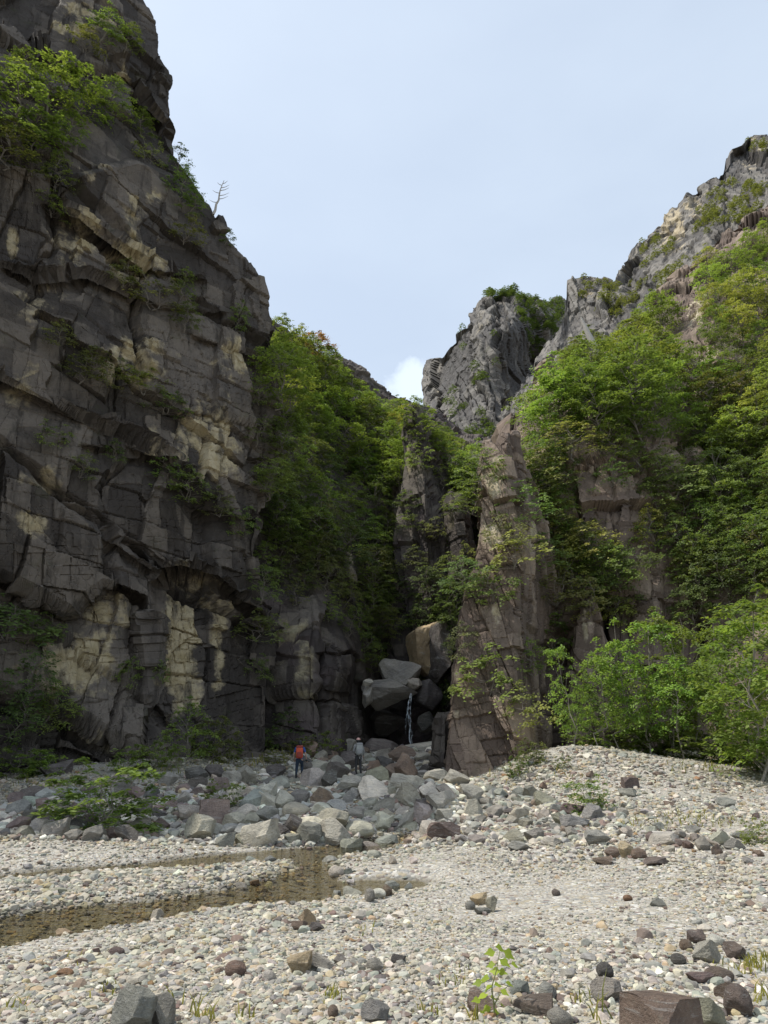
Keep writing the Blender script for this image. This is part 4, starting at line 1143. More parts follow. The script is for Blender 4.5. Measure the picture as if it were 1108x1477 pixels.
N = 160000
Yg = 4.6 * np.exp(rng.random(N) * math.log(42 / 4.6)); Xg = (rng.random(N) * 2 - 1) * (0.60 * Yg + 0.8)
Qg = np.stack([Xg, Yg], 1)
Rg = (0.0050 + 0.00122 * Yg) * np.exp(np.clip(rng.normal(0, 0.48, N), -1.2, 1.15))
zg = height(Qg); sg = np.full(N, 9.0); m_ = Yg < 24; sg[m_] = streams(Qg[m_])
keep = (sg > -0.12) | ((sg > -0.9) & (rng.random(N) < 0.42))
keep &= ~((Rg < 0.02) & (Yg > 26))
cl = np.stack([fbm(np.concatenate([Qg * 0.45, np.zeros((N, 1))], 1), 3, 77)], 1)[:, 0]
keep &= rng.random(N) < np.clip(0.75 + cl * 1.3, 0.25, 1)
Rg *= np.clip(1 + cl * 0.8, 0.6, 1.4)
pq = proj(np.concatenate([Qg, zg[:, None]], 1)); sand = blobs(pq[:, 0], pq[:, 1], [(950, 1130, 200, 30, 0.6), (820, 1300, 300, 55, 1), (640, 1262, 110, 26, 1), (180, 1238, 300, 20, 0.8), (640, 1360, 200, 30, 0.5)])
Rg *= 1 - 0.45 * sand; keep &= rng.random(N) > 0.35 * sand
Qg, Rg, zg, Yg, sg = Qg[keep], Rg[keep], zg[keep], Yg[keep], sg[keep]
cols = stone_cols(len(Qg), [30, 24, 17, 8, 5, 3.5, 12, 2.5, 0.5, 0.5]) * np.array([0.96, 0.93, 0.835])
bed = sg < -0.1
cols[bed] = cols[bed] * np.array([0.62, 0.52, 0.34])
dp = (sg >= -0.1) & (sg < 0.10); cols[dp] = cols[dp] * np.array([0.62, 0.60, 0.56])
lf = (Qg[:, 0] < 2) & (Yg > 16.5)
cols[lf] = cols[lf] * np.array([0.85, 0.83, 0.80])
Pg = np.concatenate([Qg, (zg + Rg * 0.22)[:, None]], 1)
nearm = (Yg < 8.5) | (Rg / Yg > 0.0055)
sh1 = [stone_shape(V1, 9, 500 + i, 0.45, 0.8, 0) for i in range(24)]
V0, F0 = ico(1); V0 = V0[:12]
bm = bmesh.new(); bmesh.ops.create_icosphere(bm, subdivisions=1, radius=1); bm.free()
g = (1 + 5 ** 0.5) / 2
V0 = np.array([(-1, g, 0), (1, g, 0), (-1, -g, 0), (1, -g, 0), (0, -1, g), (0, 1, g), (0, -1, -g), (0, 1, -g), (g, 0, -1), (g, 0, 1), (-g, 0, -1), (-g, 0, 1)], float) / math.hypot(1, g)
F0 = np.array([(0, 11, 5), (0, 5, 1), (0, 1, 7), (0, 7, 10), (0, 10, 11), (1, 5, 9), (5, 11, 4), (11, 10, 2), (10, 7, 6), (7, 1, 8), (3, 9, 4), (3, 4, 2), (3, 2, 6), (3, 6, 8), (3, 8, 9), (4, 9, 5), (2, 4, 11), (6, 2, 10), (8, 6, 7), (9, 8, 1)])
sh0 = [stone_shape(V0 + np.random.default_rng(600 + i).normal(0, 0.16, V0.shape), 3, 600 + i, 0.6, 0.9, 0) for i in range(24)]
g1 = scatter_mesh('gravel', Pg[nearm], Rg[nearm], cols[nearm], sh1, F1, M_GRAVEL)
tag(g1, 'pale mixed pebbles and cobbles of the near river bank', kind='stuff')
g2 = scatter_mesh('gravel', Pg[~nearm], Rg[~nearm], cols[~nearm], sh0, F0, M_GRAVEL)
tag(g2, 'pale gravel spread over the far bars and the mound', kind='stuff')

# rubble: stones too many to count between the boulders, up to about a foot across
RUB = [([(0, 1165), (120, 1150), (330, 1135), (430, 1095), (640, 1078), (660, 1135), (900, 1175), (900, 1215), (560, 1225), (0, 1212)], 2600, 8, 21, [6, 18, 24, 14, 7, 10, 3, 12, 0, 1]),
       ([(0, 1215), (600, 1215), (640, 1275), (0, 1330)], 900, 4, 11, [20, 20, 18, 14, 14, 6, 5, 2, 0, 4]),
       ([(700, 1130), (820, 1080), (1000, 1105), (1108, 1140), (1108, 1250), (700, 1240)], 1500, 4, 12, [20, 20, 16, 10, 10, 12, 8, 4, 1, 3]),
       ([(0, 1390), (480, 1310), (1108, 1280), (1108, 1477), (0, 1477)], 2700, 7, 23, [20, 18, 18, 14, 10, 9, 6, 4, 1.5, 4])]
def sdist_any(q):
    return streams(np.array([q]))[0] if 8 < q[1] < 22 else 9.0


Ps, Rs, Cs = [], [], []
for poly, n, lo_, hi_, w_ in RUB:
    xs_ = [p[0] for p in poly]; ys_ = [p[1] for p in poly]; k = 0
    while k < n:
        x, y = rng.uniform(min(xs_), max(xs_)), rng.uniform(min(ys_), max(ys_))
        if not in_poly(x, y, poly):
            continue
        k += 1
        if y > 1240 and blobs(np.array([x]), np.array([y]), [(820, 1300, 300, 55, 1), (640, 1360, 200, 30, 0.6)])[0] > rng.random() * 0.9:
            continue
        if y > 1300 and rng.random() < (0.6 if y < 1380 else 0.15):
            continue
        P = at(np.full(80, x), np.full(80, y), np.geomspace(4, 60, 80)); h_ = _gf(P[:, :2] / 10); bl = np.nonzero(P[:, 2] < h_)[0]
        if not len(bl) or bl[0] == 0:
            continue
        i = bl[0]; a_, b2 = P[i - 1, 2] - h_[i - 1], h_[i] - P[i, 2]
        q = P[i - 1] + (P[i] - P[i - 1]) * a_ / (a_ + b2 + 1e-9)
        if sdist_any(q[:2]) < 0.12 and rng.random() < 0.85:
            continue
        d = (lo_ + (hi_ - lo_) * rng.beta(1, 3)) * proj(q)[2] / F
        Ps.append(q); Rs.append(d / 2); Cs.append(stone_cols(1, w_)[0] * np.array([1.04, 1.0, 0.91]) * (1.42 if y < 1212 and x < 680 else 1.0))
Ps, Rs, Cs = np.array(Ps), np.array(Rs), np.array(Cs)
Ps[:, 2] = height(Ps[:, :2]) + Rs * 0.25
sh2 = [stone_shape(V2, 16, 700 + i, 0.45, 0.75, 0.02) for i in range(20)]
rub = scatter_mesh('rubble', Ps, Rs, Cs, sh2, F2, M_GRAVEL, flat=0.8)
tag(rub, 'loose angular stones filling the gaps between boulders', kind='stuff')
# ------------------------------------------------------------------ vegetation
def leaf_mat(name, translucency=0.5):
    t = NT(name)
    oi = t.n('ObjectInfo')
    tone = t.attr('tone').outputs['Fac']
    c = t.n('TexCoord').outputs['Object']
    colr = t.mix(1.0, oi.outputs['Color'], t.mix(tone, (0.55, 0.60, 0.55), (1.45, 1.35, 1.2)), 'MULTIPLY')
    colr = t.mix(t.math('MULTIPLY', t.step(t.noise(c, 0.5, 3), 0.45, 0.65), 0.16), colr, t.mix(1.0, colr, (1.35, 1.12, 0.7), 'MULTIPLY'))
    d = t.n('BsdfPrincipled', {'Base Color': colr, 'Roughness': 0.55, 'Specular IOR Level': 0.3})
    tl = t.n('BsdfTranslucent', {'Color': t.mix(1.0, colr, (1.25, 1.25, 0.6), 'MULTIPLY')})
    return t.finish(t.n('MixShader', {0: translucency, 1: d.outputs[0], 2: tl.outputs[0]}).outputs[0])


M_LEAF = leaf_mat('leaf')
M_BARK = plain('bark', (0.20, 0.175, 0.145), 0.9, 0.4, 6)
M_PALEBARK = plain('pale_bark', (0.24, 0.215, 0.175), 0.85, 0.35, 9)
M_DEADWOOD = plain('dead_wood', (0.42, 0.39, 0.35), 0.85, 0.3, 7)


def leaves(sprays, L, wd, r, up=0.75, droop=0.25):
    """sprays: (centre, radius, count); flat tiers of leaf blades"""
    Vs, tones = [], []
    for c, R, n in sprays:
        rad = R * np.sqrt(r.random(n)) * (1 + 0.25 * r.normal(size=n)); a = r.uniform(0, 2 * math.pi, n)
        lobes = 0.75 + 0.35 * np.sin(a * r.integers(2, 5) + r.uniform(0, 6))
        rad = rad * lobes
        p = np.stack([rad * np.cos(a), rad * np.sin(a), -droop * (rad / R) ** 2 * R + r.normal(0, 0.07 * R + 0.02, n)], 1)
        tx, ty = r.normal(0, 0.16, 2)
        p[:, 2] += p[:, 0] * tx + p[:, 1] * ty
        p += np.asarray(c)
        nm = np.stack([r.normal(0, 1 - up, n) + 0.25 * np.cos(a) * rad / R, r.normal(0, 1 - up, n) + 0.25 * np.sin(a) * rad / R, np.full(n, up)], 1)
        nm /= np.linalg.norm(nm, axis=1)[:, None]
        th = a + r.normal(0, 0.9, n)
        d = np.stack([np.cos(th), np.sin(th), np.zeros(n)], 1)
        d -= (d * nm).sum(1)[:, None] * nm; d /= np.linalg.norm(d, axis=1)[:, None]
        b_ = np.cross(nm, d)
        l = L * r.uniform(0.7, 1.25, n)[:, None]; w = wd * r.uniform(0.7, 1.25, n)[:, None]
        Vs.append(np.stack([p - d * l / 2, p + b_ * w / 2 - d * l * 0.08, p + d * l / 2 - nm * l * 0.12, p - b_ * w / 2 - d * l * 0.08], 1))
        tones.append(np.repeat(np.clip(r.normal(0.5, 0.2) + r.normal(0, 0.14, n), 0, 1), 4))
    V = np.concatenate(Vs).reshape(-1, 3)
    return V, np.arange(len(V)).reshape(-1, 4), np.concatenate(tones)


def limb(p, q, r0, r1, r, sag=0.0, n=5):
    t_ = np.linspace(0, 1, n)[:, None]
    P = np.asarray(p) * (1 - t_) + np.asarray(q) * t_
    ln = np.linalg.norm(np.asarray(q) - np.asarray(p))
    P[1:-1] += r.normal(0, 0.05 * ln, (n - 2, 3)); P[:, 2] += sag * ln * np.sin(t_[:, 0] * math.pi)
    return P, r0 + (r1 - r0) * t_[:, 0]


def proto_tree(h, cr, seed, base=0.25, tiers=60, R=(0.6, 1.1), per=110, L=0.20, wd=0.13, shape='round', trunk_r=0.09, stems=1, bark=None, droop=0.25):
    r = np.random.default_rng(seed)
    paths, sprays = [], []
    for s_ in range(stems):
        a0 = r.uniform(0, 6.28)
        foot = np.array([math.cos(a0), math.sin(a0), 0]) * (0.12 * (stems > 1)) * h / 5
        lean = np.array([math.cos(a0), math.sin(a0), 0]) * (cr * 0.45 if stems > 1 else cr * 0.12)
        top = foot + lean + np.array([r.normal(0, 0.1), r.normal(0, 0.1), 1]) * np.array([h * 0.4, h * 0.4, h * 0.92])
        tp, tr_ = limb(foot - np.array([0, 0, 0.4]), top, trunk_r * (1 if stems == 1 else 0.75), trunk_r * 0.15, r, n=9)
        paths.append((tp, tr_))
        nt = tiers // stems
        ga = r.uniform(0, 6.28)
        for k in range(nt):
            f = base + (1 - base) * ((k + r.random()) / nt)
            f_ = (f - base) / (1 - base)
            prof = {'round': math.sin(min(1, f_ * 0.85 + 0.16) * math.pi) ** 0.6, 'cone': (1 - f_) ** 0.7 + 0.12, 'dome': math.sqrt(max(0.02, 1 - f_ ** 2)), 'column': 0.75 + 0.25 * math.sin(f_ * 3.1)}[shape]
            ga += 2.4 + r.normal(0, 0.35)
            rr = cr * prof * (0.35 + 0.65 * r.random() ** 0.5)
            org = np.array([np.interp(f * 0.9, np.linspace(0, 1, 9), tp[:, j]) for j in range(3)])
            c = org + np.array([math.cos(ga) * rr, math.sin(ga) * rr, 0.12 * rr + 0.1 * h * 0.1])
            Rk = r.uniform(*R) * (1 - 0.35 * f_)
            sprays.append((c, Rk, max(10, int(per * (Rk / R[1]) ** 1.6))))
            if k % (4 if bark is not None else 2) == 0 or tiers < 30:
                o2 = np.array([np.interp(max(0.05, f * 0.9 - 0.12), np.linspace(0, 1, 9), tp[:, j]) for j in range(3)])
                paths.append(limb(o2, c, trunk_r * 0.32, trunk_r * 0.06, r, 0.04, 4))
    sprays.append((top + np.array([0, 0, 0.02 * h]), R[0] * 0.9, int(per * 0.5)))
    V, Fc, tone = leaves(sprays, L, wd, r, droop=droop)
    tv, tf = tubes(paths, 5)
    return mesh_np('trunk', tv, tf, bark or M_BARK, True), mesh_np('crown', V, Fc, M_LEAF, False, {'tone': tone})


TREES = {'maple': [proto_tree(6.5, 2.7, 20 + i, 0.22, 62, (0.6, 1.15), 120, 0.21, 0.135) for i in range(5)],
         'small': [proto_tree(3.6, 1.7, 40 + i, 0.15, 40, (0.40, 0.75), 105, 0.15, 0.10, 'dome', 0.06) for i in range(5)],
         'airy': [proto_tree(6.2, 1.5, 60 + i, 0.26, 56, (0.4, 0.8), 105, 0.17, 0.10, 'round', 0.055, bark=M_PALEBARK, droop=0.4) for i in range(4)],
         'shrub': [proto_tree(1.5, 0.95, 80 + i, 0.05, 24, (0.28, 0.5), 85, 0.12, 0.075, 'dome', 0.03, stems=2) for i in range(5)],
         'bush': [proto_tree(1.9, 1.1, 100 + i, 0.08, 60, (0.22, 0.42), 75, 0.14, 0.08, 'column', 0.022, stems=5, droop=0.4) for i in range(3)],
         'far': [proto_tree(7, 2.6, 120 + i, 0.1, 34, (0.7, 1.2), 60, 0.34, 0.24, 'dome', 0.09) for i in range(3)]}
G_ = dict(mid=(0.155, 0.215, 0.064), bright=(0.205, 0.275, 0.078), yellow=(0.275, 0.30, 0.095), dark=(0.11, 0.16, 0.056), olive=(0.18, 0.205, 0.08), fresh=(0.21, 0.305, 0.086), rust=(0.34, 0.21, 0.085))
GN = dict(mid='mid green', bright='bright green', yellow='yellow green', dark='deep green', olive='olive green', fresh='fresh green', rust='orange tinted')


def grow_tree(kind, P, h_m, tone, name='tree', lean=(0, 0), wide=1.0, label=None, noun=None, cat='tree', group=None, parts=('trunk', 'crown'), at_px=None):
    tm, cm = TREES[kind][rng.integers(len(TREES[kind]))]
    h0 = dict(maple=6.5, small=3.6, airy=6.2, shrub=1.5, bush=1.9, far=7)[kind]
    s_ = h_m / h0
    root = empty(name, P)
    root.scale = (s_ * wide * rng.uniform(0.9, 1.1), s_ * wide * rng.uniform(0.9, 1.1), s_)
    root.rotation_euler = (lean[1] * -1 + rng.normal() * 0.04, lean[0] + rng.normal() * 0.04, rng.uniform(0, 6.28) if lean == (0, 0) else 0)
    spin = rng.uniform(0, 6.28)
    c4 = np.clip(np.array(G_[tone]) * rng.uniform(0.75, 1.3) * (1 + rng.normal(size=3) * 0.04), 0, 1)
    for nm, me in zip(parts, (tm, cm)):
        o = bpy.data.objects.new(nm, me); link(o, root); o.rotation_euler = (0, 0, spin); o.color = (*c4, 1)
    tag(root, label, cat, group)
    if label is None:
        q = at_px if at_px is not None else proj(np.asarray(P) + np.array([0, 0, h_m * 0.55]))
        f = proj(P)[2]
        LAB.append((root, GN[tone] + ' ' + noun, q[0], q[1], h_m * F / f, group))
    return root


def fill(poly, n, space, kind, hm, tones, noun, group, excl=(), name='tree', cat='tree', lean=(-0.15, -0.15), parts=('trunk', 'crown'), push=0.3, wide=1.0, src=(0, 1, 2)):
    xs_ = [p[0] for p in poly]; ys_ = [p[1] for p in poly]; pts = []; tries = 0
    while len(pts) < n and tries < 6000:
        tries += 1
        x, y = rng.uniform(min(xs_), max(xs_)), rng.uniform(min(ys_), max(ys_))
        if x > 1150 or not in_poly(x, y, poly) or any(((x - a) / (space)) ** 2 + ((y - b_) / (space * 0.8)) ** 2 < 1 for a, b_ in pts):
            continue
        if any(((x - a) / c_) ** 2 + ((y - b_) / d_) ** 2 < 1 for a, b_, c_, d_ in excl):
            continue
        pts.append((x, y))
        P = rock_hit(x, y, 5.0, src).copy()
        d = (CAM - P); d /= np.linalg.norm(d); P += d * push
        grow_tree(kind, P, rng.uniform(*hm), tones[rng.integers(len(tones))], name, lean, wide, None, noun, cat, group, parts)


SHP = ('stems', 'foliage')
# --- gorge slope: dense layered trees
GT, BT = 'layered trees on the slopes', 'bushy trees on the rock walls'
fill([(392, 500), (450, 525), (520, 570), (585, 610), (600, 650), (560, 640), (470, 580), (400, 560)], 18, 26, 'maple', (4.0, 5.6), ['bright', 'bright', 'mid', 'fresh', 'yellow'], 'layered tree', GT, lean=(0.12, -0.12))
fill([(400, 560), (470, 580), (560, 650), (600, 690), (570, 720), (520, 700), (440, 640), (400, 620)], 18, 28, 'maple', (4.0, 6.0), ['bright', 'mid', 'mid', 'fresh'], 'layered tree', GT, lean=(0.12, -0.12))
fill([(395, 620), (560, 700), (570, 800), (560, 920), (525, 930), (505, 830), (440, 830), (385, 790)], 42, 30, 'maple', (3.0, 4.8), ['mid', 'dark', 'mid', 'olive', 'bright'], 'layered tree', GT, lean=(0.2, -0.2), excl=[(490, 790, 14, 30)])
fill([(385, 700), (440, 740), (500, 830), (515, 930), (480, 900), (420, 860), (378, 860)], 22, 26, 'small', (1.8, 3.0), ['mid', 'olive', 'bright'], 'bushy tree', BT, lean=(0.25, -0.3))
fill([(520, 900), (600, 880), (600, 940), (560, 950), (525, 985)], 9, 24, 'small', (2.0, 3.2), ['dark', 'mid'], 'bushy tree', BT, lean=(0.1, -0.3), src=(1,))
fill([(600, 640), (650, 650), (690, 690), (690, 740), (640, 690), (600, 670)], 12, 24, 'maple', (3.6, 5.0), ['bright', 'fresh', 'mid'], 'layered tree', GT, lean=(0, -0.1), src=(1,))
fill([(650, 700), (690, 710), (680, 860), (650, 900), (640, 780)], 12, 24, 'small', (2.4, 3.6), ['mid', 'bright', 'dark'], 'bushy tree', BT, lean=(0, -0.2), excl=[(664, 770, 18, 40)], src=(1,))
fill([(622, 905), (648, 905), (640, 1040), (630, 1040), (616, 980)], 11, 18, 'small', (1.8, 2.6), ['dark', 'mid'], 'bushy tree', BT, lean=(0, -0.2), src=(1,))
# --- hillside to the right of the pillar
EXC = [(855, 712, 36, 90), (902, 752, 40, 86), (950, 858, 50, 68), (853, 950, 34, 80), (1002, 470, 34, 75), (1045, 545, 45, 28), (1008, 770, 16, 70), (715, 700, 60, 90)]
fill([(770, 640), (800, 575), (850, 530), (900, 500), (950, 465), (1000, 415), (1060, 370), (1110, 345), (1230, 300), (1230, 660), (1000, 660), (870, 640), (780, 660)], 64, 34, 'maple', (3.8, 5.6), ['bright', 'bright', 'mid', 'fresh', 'olive', 'yellow'], 'layered tree', GT, EXC, lean=(-0.12, -0.14), src=(2,))
fill([(790, 620), (860, 560), (960, 520), (960, 640), (860, 640)], 12, 36, 'maple', (5.5, 7.0), ['fresh', 'bright', 'mid'], 'layered tree', GT, EXC, lean=(-0.12, -0.14), src=(2,))
fill([(760, 680), (870, 655), (1180, 660), (1180, 880), (880, 890), (800, 840), (770, 700)], 50, 34, 'small', (2.0, 3.4), ['mid', 'bright', 'dark', 'yellow', 'olive'], 'bushy tree', BT, EXC, lean=(-0.2, -0.25), src=(2,))
fill([(1030, 650), (1190, 640), (1200, 860), (1040, 850)], 22, 36, 'maple', (3.2, 4.8), ['mid', 'bright', 'mid'], 'layered tree', GT, EXC, lean=(-0.2, -0.2), src=(2,))
for (x, y, h_, tn, lab) in ((592, 600, 4.2, 'bright', 'bright tree crowning the top of the dark rib'), (640, 640, 4.0, 'fresh', 'fresh green tree on the right shoulder of the dark rib'), (622, 625, 3.6, 'bright', 'bright bushy tree between the two crowning the dark rib'), (575, 640, 3.4, 'mid', 'tree at the left side of the dark rib top')):
    P = rock_hit(x, y + 20).copy(); P[1] += 0.8
    grow_tree('maple', P, h_, tn, 'tree', (0, -0.1), 1.1, lab, None, 'tree')
fill([(765, 700), (870, 660), (1000, 680), (1010, 860), (900, 880), (800, 860)], 22, 28, 'shrub', (1.2, 2.0), ['yellow', 'bright', 'mid', 'olive'], 'low shrub', 'low shrubs on the hillside rocks', [(855, 712, 26, 66), (902, 752, 30, 62), (950, 855, 38, 52), (853, 950, 24, 66)], 'shrub', 'shrub', (-0.25, -0.4), SHP, 0.2, 1.4, (2, 4, 5, 6, 7, 8, 9, 10))
grow_tree('maple', rock_hit(455, 520, 5.0, (1,)), 4.6, 'rust', 'tree', (0, -0.1), 1.0, 'orange tinted tree on the gorge skyline beside the cliff', None, 'tree')
for (x, y, h_, tn) in ((600, 665, 1.8, 'bright'), (642, 700, 2.2, 'bright'), (590, 725, 1.4, 'mid'), (628, 775, 1.5, 'olive'), (655, 735, 2.0, 'bright'), (600, 805, 1.3, 'olive'), (645, 830, 2.2, 'mid'), (582, 850, 1.6, 'mid'), (668, 850, 2.0, 'mid'), (610, 885, 1.6, 'mid'),
                        (684, 740, 2.4, 'bright'), (690, 705, 2.4, 'fresh'), (640, 895, 2.0, 'mid'), (596, 905, 2.0, 'dark'), (575, 760, 1.6, 'mid'), (572, 700, 2.0, 'mid'), (676, 690, 2.4, 'fresh'), (655, 665, 2.6, 'fresh'), (790, 800, 1.8, 'mid'), (800, 860, 1.9, 'olive'), (795, 920, 1.8, 'mid'), (810, 780, 2.0, 'bright')):
    P = rock_hit(x, y).copy(); d = (CAM - P) / np.linalg.norm(CAM - P); P += d * 0.15
    grow_tree('small' if h_ > 1.9 else 'shrub', P, h_, tn, 'shrub', (-0.1, -0.35), 1.35, None, 'clinging shrub', 'shrub', 'shrubs clinging to the gorge rocks', SHP)
# named clumps on and around the pillar
for (x, y, h_, w_, tn, lab) in (
        (788, 708, 3.0, 1.7, 'yellow', 'broad yellow green maple shrub spilling over the top of the brown pillar'),
        (765, 665, 1.6, 1.2, 'bright', 'bright green shrub just right of the capping rock of the pillar'),
        (828, 660, 3.0, 1.7, 'yellow', 'yellow green maple shrub on the ledge behind the pillar top'),
        (766, 748, 2.4, 1.6, 'bright', 'dense green shrub below the yellow green one near the pillar top'),
        (725, 775, 1.5, 1.4, 'olive', 'small olive shrub on the pillar beside the pale scar'),
        (742, 806, 1.7, 1.5, 'yellow', 'small yellow green tuft on the pillar below the pale scar'),
        (700, 858, 1.7, 1.3, 'bright', 'bright shrub on the sunlit shoulder of the pillar'),
        (698, 985, 1.9, 1.2, 'bright', 'rounded shrub clinging to the lower part of the pillar'),
        (770, 965, 2.1, 1.2, 'mid', 'shrub in the dark cleft beside the pillar'),
        (758, 1038, 1.5, 1.1, 'yellow', 'small yellow green shrub low in the cleft beside the pillar'),
        (860, 805, 2.7, 1.3, 'yellow', 'round yellow green maple shrub in the middle of the hillside'),
        (885, 835, 2.0, 1.2, 'mid', 'green shrub just below the round yellow green maple shrub'),
        (845, 875, 1.6, 1.2, 'olive', 'olive shrub above the narrow sunlit fin'),
        (890, 895, 2.1, 1.3, 'yellow', 'yellow green shrub to the right of the narrow sunlit fin'),
        (1010, 815, 1.8, 1.4, 'yellow', 'yellow green shrub to the right of the blocky outcrop'),
        (1000, 890, 2.4, 1.4, 'mid', 'spreading shrub above the sapling thicket'),
        (625, 850, 2.4, 1.3, 'mid', 'spreading shrub growing from the shaded rib near the pillar'),
        (680, 800, 1.4, 1.0, 'yellow', 'sunlit shrub at the left edge of the pillar'),
        (662, 930, 1.3, 1.0, 'olive', 'thin shrub on the left edge of the lower pillar')):
    P = rock_hit(x, y).copy(); d = (CAM - P) / np.linalg.norm(CAM - P); P += d * 0.15
    grow_tree('small' if h_ > 2 else 'shrub', P, h_, tn, 'shrub', (-0.25, -0.4), w_, lab, None, 'shrub', None, SHP)
# --- shrubs on the great cliff
for (x, y, h_, w_, tn, lab) in (
        (20, 195, 4.2, 1.3, 'bright', 'big bright tree leaning from the high ledge of the cliff'), (75, 160, 4.2, 1.2, 'bright', 'bright leafy tree in the middle of the high ledge'),
        (120, 165, 3.4, 1.2, 'bright', 'bright tree on the high ledge above the pale broken rock'), (165, 165, 2.8, 1.2, 'bright', 'smaller tree towards the outer end of the high ledge'),
        (205, 190, 2.0, 1.2, 'mid', 'shrub at the outer end of the high ledge'), (215, 225, 1.5, 1.0, 'olive', 'shrub hanging below the end of the high ledge'),
        (30, 120, 2.6, 1.0, 'mid', 'tree in the shaded corner behind the high ledge'), (10, 240, 2.6, 1.6, 'olive', 'drooping tree at the lower edge of the high ledge'), (50, 215, 2.6, 1.5, 'mid', 'spreading tree under the bright trees of the high ledge'),
        (95, 205, 2.4, 1.2, 'mid', 'tree in front of the pale broken rock on the ledge'), (155, 60, 3.0, 1.1, 'mid', 'sparse tree near the very top of the cliff'), (185, 75, 2.2, 1.1, 'mid', 'shrub near the top rim of the cliff'), (130, 70, 1.8, 1.0, 'olive', 'thin shrub below the cliff top'),
        (80, 275, 2.2, 0.9, 'mid', 'small tree standing on a dark wall below the high ledge'), (75, 310, 1.4, 1.0, 'mid', 'tuft below the small tree on the dark wall'),
        (265, 285, 2.6, 1.1, 'mid', 'tree on the cliff edge against the sky'), (280, 305, 2.0, 1.1, 'mid', 'bush on the cliff edge below the tree'), (262, 240, 1.8, 0.8, 'dark', 'thin sapling on the cliff edge against the sky'),
        (270, 340, 1.6, 1.1, 'olive', 'bush in the gully under the cliff edge'), (330, 345, 1.0, 1.0, 'mid', 'tuft on the skyline below the dead snag'),
        (180, 410, 1.5, 1.0, 'olive', 'shrub below the white scar on the cliff'), (225, 440, 1.8, 1.4, 'olive', 'wide olive shrub in the pale zone of the cliff'), (265, 430, 2.0, 0.9, 'mid', 'tall shrub in the gully beside the olive one'), (270, 470, 2.0, 1.0, 'mid', 'lower shrub in the same gully'), (345, 470, 1.6, 0.8, 'mid', 'shrub on the dark outer face of the cliff'),
        (95, 490, 1.2, 1.2, 'olive', 'small shrub under a broken ledge'), (120, 545, 2.0, 1.2, 'olive', 'bush on the diagonal crack'), (150, 540, 1.6, 1.2, 'olive', 'second bush along the diagonal crack'), (205, 560, 1.4, 1.6, 'olive', 'flat shrub under the banded pale rock'),
        (240, 585, 1.2, 1.6, 'mid', 'low shrub at the end of the banded pale rock'), (80, 630, 1.0, 1.2, 'mid', 'tuft above the smooth dark slab'), (120, 680, 1.2, 1.0, 'olive', 'hanging tuft on the smooth dark slab'), (165, 655, 1.0, 1.0, 'mid', 'tuft under the square roof'),
        (250, 690, 1.6, 1.3, 'mid', 'green shrub on the ledge above the undercut'), (280, 710, 1.6, 1.3, 'mid', 'green shrub further along the ledge above the undercut'), (325, 740, 1.4, 1.4, 'olive', 'shrub in the notch over the undercut'), (350, 760, 1.4, 1.2, 'mid', 'shrub at the right end of the undercut ledge'),
        (375, 640, 2.0, 1.0, 'olive', 'shrub on the outer edge of the cliff beside the gorge'), (380, 580, 1.6, 0.9, 'olive', 'shrub high on the outer edge beside the gorge'),
        (15, 905, 1.8, 1.6, 'dark', 'dark shrub on the sloping ledge inside the undercut'), (60, 915, 1.3, 1.4, 'mid', 'trailing shrub on the sloping ledge'),
        (190, 975, 1.1, 1.0, 'mid', 'small shrub in the diagonal corner under the roof'), (230, 970, 0.9, 0.9, 'mid', 'tuft beside the ochre wall'), (365, 910, 1.8, 1.2, 'olive', 'shrub at the joint between ochre wall and dark wall'), (375, 970, 1.2, 1.0, 'mid', 'lower shrub at the joint of the two walls'),
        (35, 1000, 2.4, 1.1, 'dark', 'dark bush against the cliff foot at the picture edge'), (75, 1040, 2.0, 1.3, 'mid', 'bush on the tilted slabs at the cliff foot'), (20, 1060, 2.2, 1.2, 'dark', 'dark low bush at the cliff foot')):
    P = rock_hit(x, y).copy(); d = (CAM - P) / np.linalg.norm(CAM - P); P += d * 0.15
    grow_tree('small' if h_ > 1.9 else 'shrub', P, h_, tn, 'tree' if h_ > 2.3 else 'shrub', (0.25, -0.35), w_, lab, None, 'tree' if h_ > 2.3 else 'shrub', None, ('trunk', 'crown') if h_ > 2.3 else SHP)
# --- bushes on the ground
def on_ground(x, y):
    P = at(np.full(420, x), np.full(420, y), _Ys)
    if (P[:, 2] < _gf(P[:, :2] / 10)).any():
        G = ground_hit(x, y)
        if G[1] < 45:
            return G
    R_ = rock_hit(x, y - 10).copy()
    R_ -= (R_ - CAM) / np.linalg.norm(R_ - CAM) * 0.8
    R_[2] = hz(R_[0], R_[1])
    return R_


